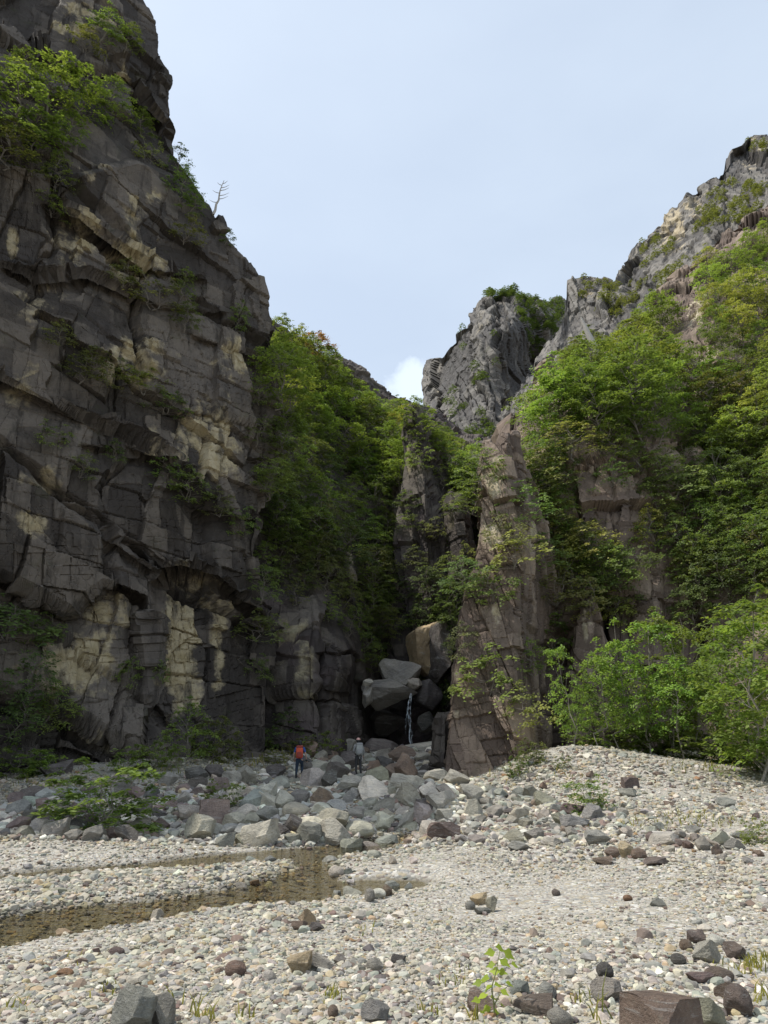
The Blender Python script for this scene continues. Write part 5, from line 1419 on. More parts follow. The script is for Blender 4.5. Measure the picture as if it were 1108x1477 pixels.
for (kind, x, y, h_, w_, tn, lab, cat) in (
        ('bush', 150, 1200, 1.75, 1.25, 'fresh', 'bright leggy bush between dark boulders beside the stream bar', 'bush'),
        ('bush', 118, 1198, 1.1, 1.2, 'fresh', 'lower bright bush at the left side of the leggy one', 'bush'),
        ('bush', 855, 1172, 1.0, 1.1, 'fresh', 'leafy green shrub on the gravel mound', 'shrub'),
        ('bush', 745, 1122, 0.9, 0.9, 'mid', 'green shrub tucked at the foot of the brown pillar', 'shrub'), ('bush', 772, 1102, 1.0, 1.0, 'olive', 'olive bush where the mound meets the pillar', 'bush'),
        ('bush', 810, 1110, 0.55, 1.0, 'mid', 'small plant on the face of the mound', 'plant'), ('bush', 1094, 1216, 0.5, 1.2, 'fresh', 'small green tuft near the fallen branch', 'plant'), ('bush', 318, 1166, 0.8, 1.2, 'fresh', 'small green bush behind the upright dark block', 'bush'),
        ('small', 408, 1082, 2.6, 1.2, 'dark', 'dense dark bush at the foot of the gorge wall behind the hiker in orange', 'bush'), ('shrub', 470, 1072, 1.5, 1.2, 'mid', 'lighter bush to the right of the dense dark bush', 'bush'), ('shrub', 372, 1085, 1.3, 1.2, 'mid', 'bush to the left of the dense dark bush', 'bush'),
        ('small', 265, 1098, 3.0, 0.9, 'mid', 'slender sapling against the ochre wall', 'tree'), ('bush', 300, 1098, 2.2, 1.0, 'olive', 'thin bush below the ochre wall', 'bush'), ('bush', 335, 1092, 1.1, 1.2, 'mid', 'low bush between the ochre wall and the gorge', 'bush'),
        ('bush', 225, 1108, 1.3, 1.2, 'mid', 'low bush at the cliff foot beside the cave slab', 'bush'), ('bush', 180, 1112, 1.0, 1.3, 'fresh', 'bright tuft at the edge of the gravel bank', 'bush'), ('bush', 20, 1120, 1.4, 1.5, 'mid', 'green bush on the bank at the picture edge', 'bush'), ('bush', 70, 1118, 1.0, 1.4, 'fresh', 'bright low bush on the bank beside the dark boulder', 'bush'),
        ('bush', 430, 1088, 1.0, 1.5, 'olive', 'weedy bush just behind the hiker in orange', 'bush'), ('bush', 455, 1092, 0.8, 1.5, 'mid', 'weedy bush between the two hikers', 'bush'), ('bush', 395, 1100, 0.7, 1.4, 'olive', 'weedy bush left of the hiker in orange', 'bush')):
    P = on_ground(x, y)
    grow_tree(kind, P, h_, tn, {'tree': 'tree', 'plant': 'plant', 'bush': 'bush', 'shrub': 'shrub'}[cat], (0, 0), w_, lab, None, cat, None, ('trunk', 'crown') if cat == 'tree' else SHP)
# --- sapling thicket behind the mound
TH = [(826, 1078, 31, 4.4, 'fresh', 0.75, 'slim sapling nearest the brown pillar on the mound'), (868, 1086, 31, 4.6, 'fresh', 0.9, 'sapling with low bright branches at the crest of the mound'), (900, 1092, 31.5, 5.6, 'fresh', 1.0, 'leaning sapling behind the crest of the mound'),
      (940, 1097, 31, 6.0, 'fresh', 1.1, 'tall bright sapling in the middle of the thicket'), (970, 1100, 32, 6.4, 'bright', 1.1, 'broad sapling behind the tall bright one'), (1000, 1106, 30, 5.0, 'fresh', 1.0, 'sapling with slim pale stem left of the two thin trunks'),
      (1022, 1110, 30.5, 6.0, 'bright', 1.0, 'sapling with thin dark trunk inside the thicket'), (1050, 1118, 29, 5.6, 'fresh', 1.0, 'bright sapling beside the pale trunked tree'), (1091, 1136, 25.5, 6.6, 'fresh', 1.15, 'tall tree with pale trunk at the edge of the gravel'),
      (1130, 1140, 25.5, 6.0, 'fresh', 1.15, 'bright tree cut by the frame beside the pale trunked one'), (1160, 1135, 28, 6.8, 'bright', 1.1, 'tree behind the one cut by the frame'), (845, 1080, 33, 3.4, 'bright', 1.0, 'low sapling in front of the sunlit fin'),
      (915, 1090, 34, 4.2, 'dark', 1.2, 'shaded sapling deep in the thicket behind the leaning one'), (985, 1098, 35, 5.0, 'mid', 1.2, 'shaded tree at the back of the thicket'), (1065, 1105, 34, 6.5, 'mid', 1.2, 'tall shaded tree at the back of the thicket'), (1110, 1110, 32, 7.0, 'bright', 1.2, 'tall bright tree behind the pale trunked one')]
for (x, y, Yh, h_, tn, w_, lab) in TH:
    P = at(x, y, Yh); P[2] = hz(P[0], P[1])
    grow_tree('airy', P, h_ * 1.06, tn, 'sapling' if h_ < 6.5 else 'tree', (rng.normal() * 0.05 - 0.02, 0), w_ * 0.82, lab, None, 'tree')
for (x, Yh, h_, w_) in ((880, 33, 1.8, 1.5), (925, 33, 1.6, 1.6), (960, 33, 1.6, 1.6), (1000, 31.5, 1.5, 1.6), (1040, 30, 1.5, 1.6), (1075, 29, 1.4, 1.6), (1110, 28, 1.6, 1.6)):
    P = at(x, 1090, Yh); P[2] = hz(P[0], P[1])
    grow_tree('bush', P, h_, 'mid', 'bush', (0, 0), w_, None, 'undergrowth bush', 'bush', 'bushes under the sapling thicket', SHP)


# --- far woods: nobody could count these trees
def woods(name, spots, hm, label, tones):
    Vs, Fs, To, o = [], [], [], 0
    src = []
    for tm, cm in TREES['far']:
        V = np.empty(len(cm.vertices) * 3, np.float32); cm.vertices.foreach_get('co', V)
        tn_ = np.empty(len(cm.vertices), np.float32); cm.attributes['tone'].data.foreach_get('value', tn_)
        src.append((V.reshape(-1, 3), tn_))
    for P in spots:
        V, tn_ = src[rng.integers(3)]
        s_ = rng.uniform(*hm) / 7; a = rng.uniform(0, 6.28)
        R = np.array([[math.cos(a), -math.sin(a), 0], [math.sin(a), math.cos(a), 0], [0, 0, 1]])
        Vs.append((V @ R.T) * s_ * np.array([1.2, 1.2, 1]) + P); To.append(tn_)
        Fs.append(np.arange(len(V)).reshape(-1, 4) + o); o += len(V)
    ob = obj(name, mesh_np(name, np.concatenate(Vs), np.concatenate(Fs), M_LEAF, False, {'tone': np.concatenate(To)}))
    ob.color = (*G_[tones], 1)
    tag(ob, label, kind='stuff')


def spots_on(V, poly, n, push=1.0):
    pr = proj(V.reshape(-1, 3)); Vf = V.reshape(-1, 3)
    m = np.zeros(len(pr), bool)
    for i in range(len(poly)):
        (x1, y1), (x2, y2) = poly[i], poly[(i + 1) % len(poly)]
        if y1 != y2:
            m ^= ((y1 > pr[:, 1]) != (y2 > pr[:, 1])) & (pr[:, 0] < x1 + (pr[:, 1] - y1) * (x2 - x1) / (y2 - y1))
    idx = np.nonzero(m)[0]
    # weight by solid angle: pick through a pixel grid so that no spot is hidden behind another
    out = []
    xs_ = [p[0] for p in poly]; ys_ = [p[1] for p in poly]
    while len(out) < n:
        x, y = rng.uniform(min(xs_), max(xs_)), rng.uniform(min(ys_), max(ys_))
        if not in_poly(x, y, poly):
            continue
        k = idx[np.argmin((pr[idx, 0] - x) ** 2 + (pr[idx, 1] - y) ** 2)]
        out.append(Vf[k])
    return out


woods('woods', spots_on(V_MOUNT, [(745, 428), (815, 436), (822, 480), (790, 540), (765, 520), (752, 470)], 190) + spots_on(V_MOUNT, [(700, 424), (745, 420), (745, 436), (698, 436)], 30) + spots_on(V_MOUNT, [(640, 560), (700, 600), (720, 640), (650, 640)], 24) + spots_on(V_MOUNT, [(660, 470), (720, 470), (730, 560), (660, 560)], 12),
      (2.6, 4.6), 'dark green woods in the hollow of the far grey peak', 'dark')
woods('woods', spots_on(V_RIDGE, [(840, 402), (888, 412), (900, 440), (860, 450), (835, 430)], 26) + spots_on(V_RIDGE, [(925, 352), (960, 335), (990, 345), (930, 400)], 16) + spots_on(V_RIDGE, [(1030, 262), (1108, 262), (1108, 310), (1000, 345), (1010, 310)], 60) + spots_on(V_RIDGE, [(880, 420), (960, 400), (1000, 360), (960, 440), (880, 460)], 30) + spots_on(V_RIDGE, [(1072, 200), (1108, 205), (1108, 225), (1080, 215)], 10),
      (1.8, 3.2), 'scattered green trees on the pale rocky ridge', 'olive')
# ------------------------------------------------------------------ hikers
M_SKIN = plain('skin', (0.50, 0.33, 0.25), 0.6, 0.06, 20)
M_BLUE = plain('blue_cloth', (0.04, 0.11, 0.36), 0.85, 0.2, 14)
M_GREYCLOTH = plain('grey_cloth', (0.34, 0.34, 0.33), 0.85, 0.2, 14)
M_NAVY = plain('navy_trousers', (0.025, 0.04, 0.065), 0.85, 0.25, 12)
M_CHAR = plain('charcoal_trousers', (0.05, 0.05, 0.05), 0.85, 0.25, 12)
M_ORANGE = plain('orange_pack_cloth', (0.62, 0.10, 0.045), 0.75, 0.2, 9)
M_DKORANGE = plain('dark_pack_cloth', (0.30, 0.05, 0.035), 0.75, 0.2, 9)
M_PACKGREY = plain('grey_pack_cloth', (0.40, 0.41, 0.38), 0.8, 0.2, 9)
M_BLACK = plain('black_leather', (0.02, 0.02, 0.02), 0.6, 0.3, 12)
M_HELMET = plain('helmet_shell', (0.72, 0.42, 0.36), 0.35, 0.05, 6)
M_STRAPW = plain('pale_strap', (0.6, 0.58, 0.55), 0.7, 0.1, 9)
M_EYE = plain('eye_white', (0.7, 0.7, 0.68), 0.3, 0.02, 9)


def skin_mesh(name, verts, edges, radii, mat, root=0, sub=2):
    me = bpy.data.meshes.new(name + '_frame'); me.from_pydata([tuple(v) for v in verts], edges, [])
    o = bpy.data.objects.new(name + '_frame', me); COL.objects.link(o)
    m = o.modifiers.new('skin', 'SKIN'); m.use_smooth_shade = True
    for i, r in enumerate(radii):
        sv = me.skin_vertices[0].data[i]
        sv.radius = r if isinstance(r, tuple) else (r, r)
        sv.use_root = i == root
    o.modifiers.new('sub', 'SUBSURF').levels = sub
    dg = bpy.context.evaluated_depsgraph_get(); dg.update()
    out = bpy.data.meshes.new_from_object(o.evaluated_get(dg)); out.name = name
    out.materials.clear(); out.materials.append(mat)
    bpy.data.objects.remove(o); bpy.data.meshes.remove(me)
    return out


def shaped(name, V, Fc, mat, smooth=True):
    return mesh_np(name, V, Fc, mat, smooth)


def hiker(P, yaw, pose, shirt, trousers, pack, pack2, hat, helmet, label, sleeves):
    """faces +Y before yaw; pose: joints of legs and arms"""
    hp, ch, nk, hd = (0, 0, .93), (0, .02, 1.22), (0, .05, 1.46), (0, .09, 1.57)
    V = [hp, (0, .0, 1.06), ch, (0, .03, 1.40), nk, hd, (0, .085, 1.66), (0, .075, 1.73)]
    E = [(0, 1), (1, 2), (2, 3), (3, 4), (4, 5), (5, 6), (6, 7)]
    Rr = [(.15, .11), (.135, .10), (.155, .11), (.13, .09), .052, .075, .088, .06]
    def add(p, r, a):
        V.append(tuple(p)); Rr.append(r); E.append((a, len(V) - 1)); return len(V) - 1
    add((0, .175, 1.56), .014, 5)                                    # nose
    for s in (-1, 1):
        add((s * .088, .085, 1.575), .014, 5)                        # ears
    arms, legs = [], []
    for s in (-1, 1):
        sh = (s * .19, .03, 1.385); el, wr = pose['arm'][s]
        a = add(sh, .062, 3); b_ = add(el, .042, a); c_ = add(wr, .028, b_)
        arms.append((sh, el, wr))
        d = np.array(wr) - np.array(el); d /= np.linalg.norm(d)
        side = np.cross(d, (0, 1, 0)); side /= np.linalg.norm(side)
        palm = np.array(wr) + d * .06
        p_ = add(palm, (.034, .018), c_)
        for j, (off, ln) in enumerate(((-.027, .062), (-.009, .075), (.009, .07), (.027, .055))):
            k1 = palm + side * off + d * .045
            q = add(k1, .009, p_); q = add(k1 + d * ln * .5 + np.array((0, .012, 0)), .0085, q); add(k1 + d * ln * .9 + np.array((0, .034, 0)), .007, q)
        th = palm + np.array((0, .03, 0)) - d * .015
        q = add(th, .011, p_); add(th + d * .035 + np.array((0, .02, 0)), .009, q)
    for s in (-1, 1):
        kn, an, toe = pose['leg'][s]
        a = add((s * .095, 0, .88), .088, 0); b_ = add(kn, .058, a); c_ = add(an, .038, b_); add(toe, .035, c_)
        legs.append(((s * .095, 0, .88), kn, an, toe))
    body = skin_mesh('person', V, E, Rr, M_SKIN)
    root = obj('person', body, None, P); root.rotation_euler = (0, 0, yaw)
    tag(root, label, 'person')
    # shirt: torso and sleeves
    V2 = [(0, 0, .93), (0, 0, 1.06), ch, (0, .03, 1.40), (0, .045, 1.45)]; E2 = [(0, 1), (1, 2), (2, 3), (3, 4)]; R2 = [(.165, .125), (.155, .12), (.175, .13), (.15, .11), (.07, .065)]
    for (sh, el, wr) in arms:
        V2.append(sh); R2.append(.075); E2.append((3, len(V2) - 1))
        t_ = sleeves
        mid = np.array(sh) + (np.array(el) - np.array(sh)) * min(1, t_); V2.append(tuple(mid)); R2.append(.056); E2.append((len(V2) - 2, len(V2) - 1))
        if t_ > 1:
            V2.append(tuple(np.array(el) + (np.array(wr) - np.array(el)) * .9)); R2.append(.04); E2.append((len(V2) - 2, len(V2) - 1))
    obj('shirt', skin_mesh('shirt', V2, E2, R2, shirt, 1), root)
    V3 = [(0, 0, .98), (0, 0, .90)]; E3 = [(0, 1)]; R3 = [(.165, .125), (.16, .125)]
    for (h_, kn, an, toe) in legs:
        V3.append((h_[0], 0, .82)); R3.append(.10); E3.append((1, len(V3) - 1))
        V3.append(kn); R3.append(.075); E3.append((len(V3) - 2, len(V3) - 1))
        V3.append(tuple(np.array(an) + (0, 0, .06))); R3.append(.056); E3.append((len(V3) - 2, len(V3) - 1))
    obj('trousers', skin_mesh('trousers', V3, E3, R3, trousers, 0), root)
    for (h_, kn, an, toe) in legs:
        obj('boot', skin_mesh('boot', [tuple(np.array(an) + np.array((0, 0, .16))), an, tuple(np.array(an) + (0, -.02, -.045)), toe], [(0, 1), (1, 2), (2, 3)], [.062, .056, .05, .042], M_BLACK, 0), root)
    # backpack: rounded body, lid, pocket, straps
    Vb_, Fb = ico(4)
    def box(w, d, h, c, p=0.42):
        X = np.sign(Vb_) * np.abs(Vb_) ** p
        X = X * np.array([w, d, h]) / 2
        return X + np.array(c)
    pk = obj('backpack', shaped('backpack', box(.34, .22, .52, (0, -.20, 1.20)), Fb, pack), root)
    obj('lid', shaped('lid', box(.33, .24, .13, (0, -.19, 1.465), .5), Fb, pack2), pk)
    obj('pocket', shaped('pocket', box(.25, .10, .26, (0, -.315, 1.11), .5), Fb, pack2), pk)
    for s in (-1, 1):
        tv, tf = tubes([(np.array([(s * .12, -.10, 1.44), (s * .125, .02, 1.50), (s * .125, .145, 1.40), (s * .13, .155, 1.22), (s * .15, .02, 1.04), (s * .14, -.12, 1.02)]), np.full(6, .017))], 6)
        obj('strap', shaped('strap', tv, tf, M_BLACK if not helmet else M_STRAPW), pk)
    # head gear, hair, eyes
    U, Fu = ico(3)
    up = U[:, 2] > -0.15
    keepf = Fu[up[Fu].all(1)]
    capV = U * np.array([.105, .125, .115]) + np.array([0, .08, 1.665])
    if helmet:
        hv = capV.copy(); hv[:, 0] *= 1.08
        h_o = obj('helmet', shaped('helmet', hv, keepf, hat), root)
        tv, tf = tubes([(np.array([(.098, .09, 1.63), (.075, .13, 1.53), (0, .15, 1.47), (-.075, .13, 1.53), (-.098, .09, 1.63)]), np.full(5, .008))], 5)
        obj('chin_strap', shaped('chin_strap', tv, tf, M_BLACK), h_o)
    else:
        h_o = obj('cap', shaped('cap', capV, keepf, hat), root)
        bv = U * np.array([.085, .075, .012]) + np.array([0, .215, 1.655])
        obj('brim', shaped('brim', bv, Fu, hat), h_o)
    hairV = U * np.array([.098, .105, .11]) + np.array([0, .062, 1.605])
    obj('hair', shaped('hair', hairV, Fu[(U[:, 1] < 0.25)[Fu].all(1)], M_BLACK), root)
    for s in (-1, 1):
        obj('eye', shaped('eye', U * .011 + np.array([s * .034, .160, 1.595]), Fu, M_EYE), root)
    mv, mf = tubes([(np.array([(-.026, .158, 1.515), (0, .166, 1.513), (.026, .158, 1.515)]), np.full(3, .006))], 5)
    obj('mouth', shaped('mouth', mv, mf, plain('lips', (.35, .16, .14), .5)), root)
    if helmet:                                                        # climbing harness with gear hanging at the hip
        hv, hf = tubes([(np.array([(math.cos(a) * .175, math.sin(a) * .14, .97) for a in np.linspace(0, 2 * math.pi, 17)]), np.full(17, .02))], 6)
        hr = obj('harness', shaped('harness', hv, hf, M_BLACK), root)
        gv, gf = tubes([(np.array([(.17, -.02, .96), (.185, -.03, .80), (.16, -.03, .66)]), np.array([.02, .03, .02])), (np.array([(-.02, -.13, .95), (.03, -.15, .75), (.09, -.10, .92)]), np.full(3, .012))], 6)
        obj('gear_sling', shaped('gear_sling', gv, gf, M_STRAPW), hr)
    else:
        gl = arms[1][2]
        obj('glove', shaped('glove', U * np.array([.05, .04, .06]) + np.array(gl) + np.array((.0, .0, -.05)), Fu, M_BLACK), root)
    return root


Pa = ground_hit(431, 1124); fa = proj(Pa)[2]
pose_a = {'leg': {-1: ((-.12, .05, .48), (-.13, -.03, .10), (-.13, .13, .04)), 1: ((.13, .20, .56), (.13, .10, .22), (.14, .26, .18))},
          'arm': {-1: ((-.27, .02, 1.12), (-.25, .16, .92)), 1: ((.29, .0, 1.12), (.33, .10, .90))}}
Pa2 = at(431, 1127, 36.0); Pa2[2] = hz(Pa2[0], Pa2[1])
HA = hiker(Pa2, 0.06, pose_a, M_BLUE, M_NAVY, M_ORANGE, M_DKORANGE, M_BLACK, False, 'hiker in blue shirt and dark cap carrying an orange backpack over the boulders', 0.75)
Pb = at(517, 1119, 38.0); Pb[2] = hz(Pb[0], Pb[1])
pose_b = {'leg': {-1: ((-.11, .06, .48), (-.13, -.02, .09), (-.14, .14, .04)), 1: ((.10, .03, .47), (.11, -.04, .09), (.13, .12, .04))},
          'arm': {-1: ((-.24, .03, 1.13), (-.14, .20, 1.02)), 1: ((.27, .0, 1.12), (.26, .08, .88))}}
HB = hiker(Pb, 0.25, pose_b, M_GREYCLOTH, M_CHAR, M_PACKGREY, M_GREYCLOTH, M_HELMET, True, 'hiker in grey with a pinkish helmet and pale backpack standing before the gorge', 1.5)
# each hiker stands on a flat stone
for hk, sc_ in ((HA, 46), (HB, 40)):
    z_ = hk.location.z; hk.location.z += 0.12
    o, q = place_stone(0, 0, sc_, 16, 'grey', 's%d' % (1 if hk is HA else 2), P=np.array(hk.location) * 1.0 - np.array([0, 0.35, 0.0]), rot=(0, 0, 0.3), label='flat grey stone under the boots of the hiker ' + ('in blue' if hk is HA else 'in grey'))
    dz = o.scale[2]
    o.location = (hk.location.x, hk.location.y, z_ + 0.14 - dz * 0.80); o.scale = (0.75, 0.6, dz)

# ------------------------------------------------------------------ falling water
t = NT('white_water')
c = t.n('TexCoord').outputs['Object']
fl = t.noise(t.scaled(c, (7, 7, 1.1)), 2.0, 5, 0.65)
d = t.n('BsdfPrincipled', {'Base Color': (0.82, 0.85, 0.87), 'Roughness': 0.35})
tr = t.n('BsdfTransparent', {'Color': (0.9, 0.95, 0.96)})
M_FALL = t.finish(t.n('MixShader', {0: t.math('MULTIPLY', t.step(fl, 0.42, 0.64), 0.7), 1: tr.outputs[0], 2: d.outputs[0]}).outputs[0])


def ribbon_fall(name, strands, label):
    Vs, Fs, o = [], [], 0
    for pts, w in strands:
        P = np.array(pts, float); n = 26
        t_ = np.linspace(0, 1, n); k = np.linspace(0, 1, len(P))
        Q = np.stack([np.interp(t_, k, P[:, j]) for j in range(3)], 1)
        Q[:, 0] += 0.05 * np.array([math.sin(i * 1.3 + o) for i in range(n)]) * t_
        ww = w * (0.6 + 0.5 * np.abs(np.sin(np.arange(n) * 0.7 + o)))
        Vs.append(Q); tv, tf = tubes([(Q, ww / 2)], 6)
        tv = tv.reshape(n, 6, 3); tv[..., 1] = Q[:, None, 1] + (tv[..., 1] - Q[:, None, 1]) * 0.5
        Vs[-1] = tv.reshape(-1, 3); Fs.append(tf + o); o += n * 6
    V = np.concatenate(Vs); base = np.array([V[:, 0].mean(), V[:, 1].mean(), V[:, 2].min()])
    ob = obj(name, mesh_np(name, V - base, np.concatenate(Fs), M_FALL, True), None, base)
    tag(ob, label, 'waterfall')


def wp(*a):
    return [tuple(at(x, y, Y_)) for x, y, Y_ in a]


ribbon_fall('waterfall', [(wp((593, 1000, 48.4), (590, 1010, 48.2), (588, 1024, 48.1), (590, 1042, 48.0), (592, 1073, 47.8)), 0.13), (wp((594, 1002, 48.4), (592, 1020, 48.2), (592, 1040, 48.0), (595, 1072, 47.8)), 0.07),
                          (wp((590, 1020, 48.3), (586, 1034, 48.2), (585, 1060, 48.0)), 0.04)],
            'thin white waterfall dropping over dark rock beside the cave')
ribbon_fall('cascade', [(wp((490, 1132, 33.6), (486, 1138, 33.0), (478, 1146, 32.6)), 0.34), (wp((489, 1132, 33.6), (488, 1140, 32.9), (487, 1152, 32.3)), 0.40), (wp((490, 1152, 32.2), (493, 1160, 31.6), (494, 1168, 31.2)), 0.30)],
            'small white cascade pouring between boulders in the rubble')

# ------------------------------------------------------------------ dead wood
def wood(name, paths, mat, label, cat, sides=7):
    tv, tf = tubes(paths, sides)
    base = tv[:sides].mean(0)
    o = obj(name, mesh_np(name, tv - base, tf, mat, True), None, base); tag(o, label, cat)
    return o


rw = np.random.default_rng(5)
sb = rock_hit(309, 306); sY = sb[1]
b0, b1 = at(308, 310, sY), at(323, 260, sY)
paths = [(np.stack([b0 + (b1 - b0) * k + rw.normal(0, 0.03, 3) for k in np.linspace(0, 1, 8)]), np.linspace(0.10, 0.015, 8))]
for k, L_, sx in ((0.35, 0.55, -1), (0.45, 0.7, 1), (0.55, 0.7, 1), (0.62, 0.5, -1), (0.7, 0.6, 1), (0.78, 0.55, 1), (0.85, 0.35, -1), (0.9, 0.35, 1)):
    p = b0 + (b1 - b0) * k
    paths.append((np.stack([p, p + np.array([sx * L_ * 0.5, -0.05, 0.02]), p + np.array([sx * L_, -0.1, 0.16])]), np.array([0.03, 0.02, 0.008])))
wood('dead_tree', paths, M_DEADWOOD, 'bare grey snag leaning from the cliff edge against the sky', 'dead tree')
q0 = rock_hit(840, 488); q0 = q0 - (q0 - CAM) / np.linalg.norm(q0 - CAM) * 3.0
q1 = at(838, 458, q0[1])
wood('dead_tree', [(np.stack([q0 + (q1 - q0) * k for k in np.linspace(0, 1, 6)]), np.array([.42, .38, .33, .28, .2, .08]))], M_DEADWOOD, 'broken pale tree stump standing among the trees below the rocky ridge', 'stump')
for pts, r_, mt_, lab in (([(624, 1106), (640, 1114), (655, 1121)], 0.11, M_DEADWOOD, 'pale fallen log lying on rocks at the foot of the gorge'),
                          ([(998, 1212), (1020, 1217), (1040, 1224)], 0.05, M_BARK, 'thin dark fallen branch on the stones below the mound'),
                          ([(925, 1206), (990, 1208), (1012, 1214)], 0.035, M_DEADWOOD, 'long thin grey stick lying on sandy gravel')):
    P = np.array([ground_hit(x, y) for x, y in pts]); P[:, 2] += 0.16 if r_ > 0.1 else 0.07
    P2 = np.stack([np.interp(np.linspace(0, 2, 9), [0, 1, 2], P[:, j]) for j in range(3)], 1) + rw.normal(0, r_ * 0.25, (9, 3))
    wood('log' if r_ > 0.1 else 'branch', [(P2, np.linspace(r_, r_ * 0.5, 9))], mt_, lab, 'log' if r_ > 0.1 else 'branch')

# ------------------------------------------------------------------ the sapling in the foreground
S0 = ground_hit(712, 1474)
sap = empty('sapling', S0); tag(sap, 'young leafy sapling with bright yellow green leaves among the near cobbles', 'sapling')
f0 = proj(S0)[2]
def sp(x, y, dy=0.0):
    return at(x, y, S0[1] + dy) - S0
stem = np.array([sp(712, 1478), sp(713, 1450), sp(709, 1425), sp(716, 1400), sp(721, 1372)])
stem2 = np.array([sp(713, 1450), sp(722, 1432, .04), sp(733, 1422, .05)])
tv, tf = tubes([(np.stack([np.interp(np.linspace(0, 4, 14), range(5), stem[:, j]) for j in range(3)], 1), np.linspace(0.006, 0.002, 14)), (stem2, np.array([.004, .003, .002]))], 6)
obj('stem', mesh_np('stem', tv, tf, plain('green_stem', (0.16, 0.17, 0.06), 0.6), True), sap)
LV = [(721, 1368, 22, 0.2), (733, 1376, 24, -0.7), (708, 1374, 20, 2.6), (727, 1388, 22, -0.2), (742, 1392, 18, -0.6), (709, 1392, 18, 3.4), (715, 1401, 20, 3.0), (724, 1402, 18, -0.3), (700, 1412, 22, 2.8), (690, 1418, 18, 3.3),
      (706, 1424, 20, 3.5), (718, 1421, 18, -0.4), (697, 1437, 22, 3.0), (688, 1443, 18, 3.4), (712, 1440, 18, -0.6), (734, 1419, 16, 0.2), (727, 1431, 16, -0.5), (703, 1455, 18, 3.3), (716, 1460, 16, -0.3), (725, 1450, 14, -0.4), (696, 1462, 14, 3.2)]
out2 = np.array([(0, 0), (.18, .16), (.30, .36), (.55, .30), (.62, .17), (1.0, 0), (.62, -.17), (.55, -.30), (.30, -.36), (.18, -.16)])
Vs, Fs, tn_, o_ = [], [], [], 0
for (x, y, s_, a) in LV:
    c0 = sp(x, y, rw.normal(0, 0.05)); s_m = s_ * 0.92 * f0 / F
    u3 = np.array([math.cos(a), rw.normal(0, 0.5), -0.25 + 0.25 * math.sin(a) + rw.normal(0, 0.15)]); u3 /= np.linalg.norm(u3)
    nrm3 = np.array([rw.normal(0, 0.3), -0.55 + rw.normal(0, 0.2), 0.8]); nrm3 -= (nrm3 @ u3) * u3; nrm3 /= np.linalg.norm(nrm3)
    v3 = np.cross(nrm3, u3)
    rim = c0 + (out2[:, :1] - 0.4) * s_m * u3 + out2[:, 1:] * s_m * v3 + nrm3 * (np.abs(out2[:, 1:]) * 0.22 - 0.12 * out2[:, :1] ** 2) * s_m
    ctr = c0 + 0.05 * s_m * u3
    Vs.append(np.concatenate([rim, ctr[None]])); n_ = len(rim)
    Fs += [(o_ + i, o_ + (i + 1) % n_, o_ + n_) for i in range(n_)]; o_ += n_ + 1
    tn_ += [np.clip(rw.normal(0.6, 0.2), 0, 1)] * (n_ + 1)
lf_ = obj('leaves', mesh_np('leaves', np.concatenate(Vs), np.array(Fs), M_LEAF, True, {'tone': np.array(tn_)}), sap); lf_.color = (0.27, 0.36, 0.055, 1)

# ------------------------------------------------------------------ grass tufts
Vs, Fs, tn_, o_ = [], [], [], 0
GR = [(288, 1465, 34, 9), (300, 1470, 22, 14), (480, 1440, 16, 30), (690, 1470, 18, 16), (620, 1460, 14, 22), (840, 1448, 12, 22), (866, 1476, 50, 8), (1085, 1392, 16, 40), (1100, 1380, 12, 30), (110, 1390, 12, 10), (152, 1430, 14, 12), (655, 1420, 12, 14), (1070, 1400, 14, 16), (1040, 1395, 12, 12),
      (660, 1400, 9, 8), (520, 1345, 8, 10), (1104, 1440, 22, 18), (20, 1455, 14, 14), (245, 1440, 20, 8), (350, 1470, 20, 14), (995, 1180, 9, 50), (940, 1190, 8, 60), (1060, 1190, 8, 40), (760, 1120, 9, 40), (1020, 1110, 9, 60), (420, 1092, 10, 70), (360, 1104, 9, 60), (70, 1132, 10, 60), (250, 1118, 9, 50)]
for (x, y, hp_, n) in GR:
    for k in range(n):
        q = ground_hit(x + rng.normal() * (14 if y < 1300 else 10) * (3 if y < 1200 else 1), y + rng.normal() * 4); f_ = proj(q)[2]
        hh_ = hp_ * f_ / F * rng.uniform(0.5, 1.3); w_ = 0.0035 + 0.0006 * f_
        d_ = rng.normal(0, 0.35, 2) * hh_; a_ = rng.uniform(0, 3.14); sd_ = np.array([math.cos(a_), math.sin(a_), 0]) * w_
        m_ = q + np.array([d_[0] * .35, d_[1] * .35, hh_ * .6]); e_ = q + np.array([d_[0], d_[1], hh_])
        Vs.append(np.stack([q - sd_, q + sd_, m_ + sd_ * .7, m_ - sd_ * .7, e_ + sd_ * .1, e_ - sd_ * .1]))
        Fs += [(o_, o_ + 1, o_ + 2, o_ + 3), (o_ + 3, o_ + 2, o_ + 4, o_ + 5)]; o_ += 6
        tn_ += [rng.random()] * 6
gr = obj('grass', mesh_np('grass', np.concatenate(Vs), np.array(Fs), M_LEAF, False, {'tone': np.array(tn_)})); gr.color = (0.27, 0.27, 0.09, 1)
tag(gr, 'sparse grass blades between the cobbles and on the banks', kind='stuff')

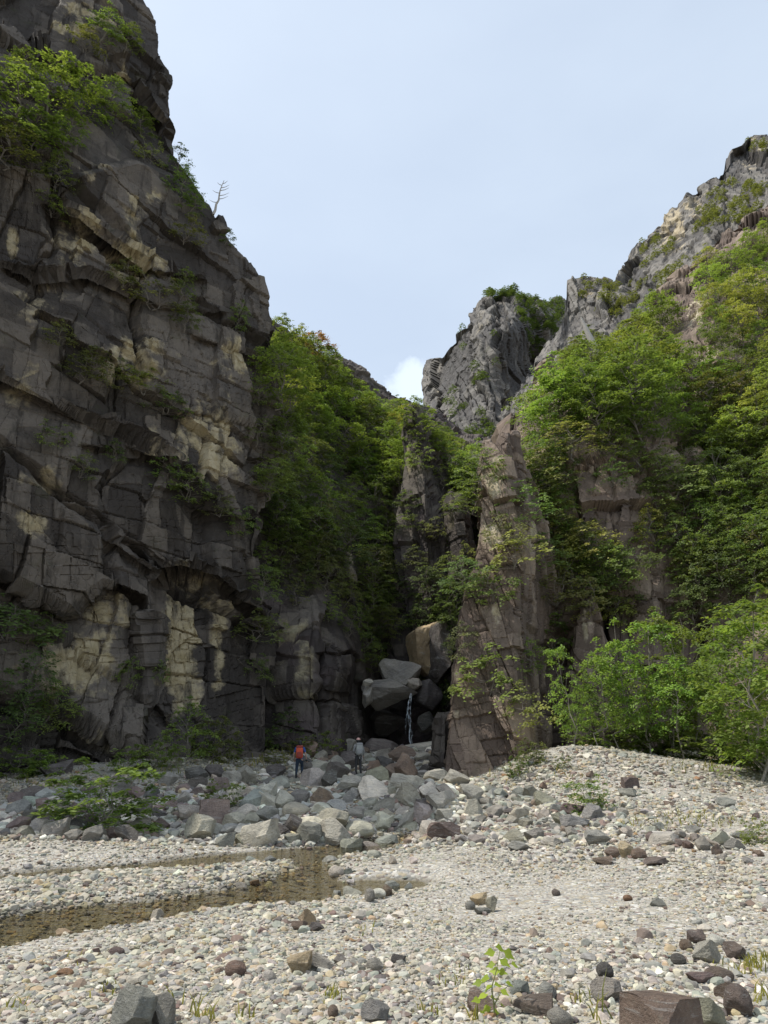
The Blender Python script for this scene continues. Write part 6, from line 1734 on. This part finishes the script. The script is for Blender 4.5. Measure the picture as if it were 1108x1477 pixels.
# ------------------------------------------------------------------ labels that single out the scattered boulders and trees
MARKS = [(431, 1100, 'the hiker in blue'), (517, 1095, 'the hiker in grey'), (484, 1145, 'the small cascade'), (590, 1040, 'the waterfall'), (150, 1165, 'the leggy bright bush'), (301, 1178, 'the upright dark block'), (700, 1110, 'the foot of the brown pillar'),
         (855, 1152, 'the leafy shrub on the mound'), (225, 1303, 'the pale pointed stream rock'), (505, 1268, 'the stream bend cluster'), (565, 1258, 'the gravel spit'), (905, 1225, 'the tan upright stone'), (640, 1200, 'the small rock pool'), (541, 1140, 'the largest flat boulder'),
         (590, 1150, 'the broad greenish boulder'), (383, 1142, 'the pale angular boulder'), (640, 1113, 'the pale fallen log'), (75, 1110, 'the dark boulder under the cliff'), (790, 1155, 'the leaning greenish slab'), (832, 1185, 'the long blue grey slab'), (1020, 1217, 'the fallen branch'),
         (910, 1130, 'the square block on the mound'), (1090, 1120, 'the pale trunked tree'), (340, 1240, 'the far stream arm'),
         (701, 680, 'the capping rock'), (602, 700, 'the dark rib'), (664, 770, 'the blunt grey spire'), (500, 800, 'the pale bare streak in the gorge'), (390, 520, 'the cliff edge'), (905, 745, 'the pointed rock horn'), (950, 850, 'the blocky outcrop'), (850, 700, 'the square topped column'),
         (1005, 460, 'the high outcrop'), (1045, 545, 'the low rock band'), (840, 475, 'the broken stump'), (990, 310, 'the rocky ridge'), (860, 800, 'the round maple shrub'), (853, 950, 'the sunlit fin'), (440, 480, 'the cliff shoulder'), (614, 930, 'the tan topped rock'), (1008, 770, 'the shaded rock column'), (775, 690, 'the pillar top shrub')]
MX = np.array([(a, b_) for a, b_, _ in MARKS], float)
buckets = {}
for (o, noun, x, y, s_, grp) in LAB:
    dd = np.hypot(MX[:, 0] - x, (MX[:, 1] - y) * 1.2); k = int(np.argmin(dd)); dx, dy = x - MX[k, 0], y - MX[k, 1]
    rel = 'close beside' if dd[k] < 16 else ('to the left of' if dx < 0 else 'to the right of') if abs(dx) > abs(dy) else ('above' if dy < 0 else 'below')
    buckets.setdefault((noun, rel + ' ' + MARKS[k][2], grp), []).append((o, x, y, s_))
for (noun, where, grp), L_ in buckets.items():
    if len(L_) == 1:
        tag(L_[0][0], noun + ' ' + where, None, grp); continue
    rest = list(L_)
    for word, key in (('largest', lambda r: -r[3]), ('smallest', lambda r: r[3]), ('leftmost', lambda r: r[1]), ('rightmost', lambda r: -r[1]), ('uppermost', lambda r: r[2]), ('lowest', lambda r: -r[2])):
        if not rest or (word == 'smallest' and len(L_) == 2 and False):
            break
        best = min(L_, key=key)
        if best in rest:
            rest.remove(best)
            tag(best[0], word + ' ' + noun + ' ' + where, None, grp)
    for r in rest:
        tag(r[0], 'middling ' + noun + ' ' + where, None, grp)
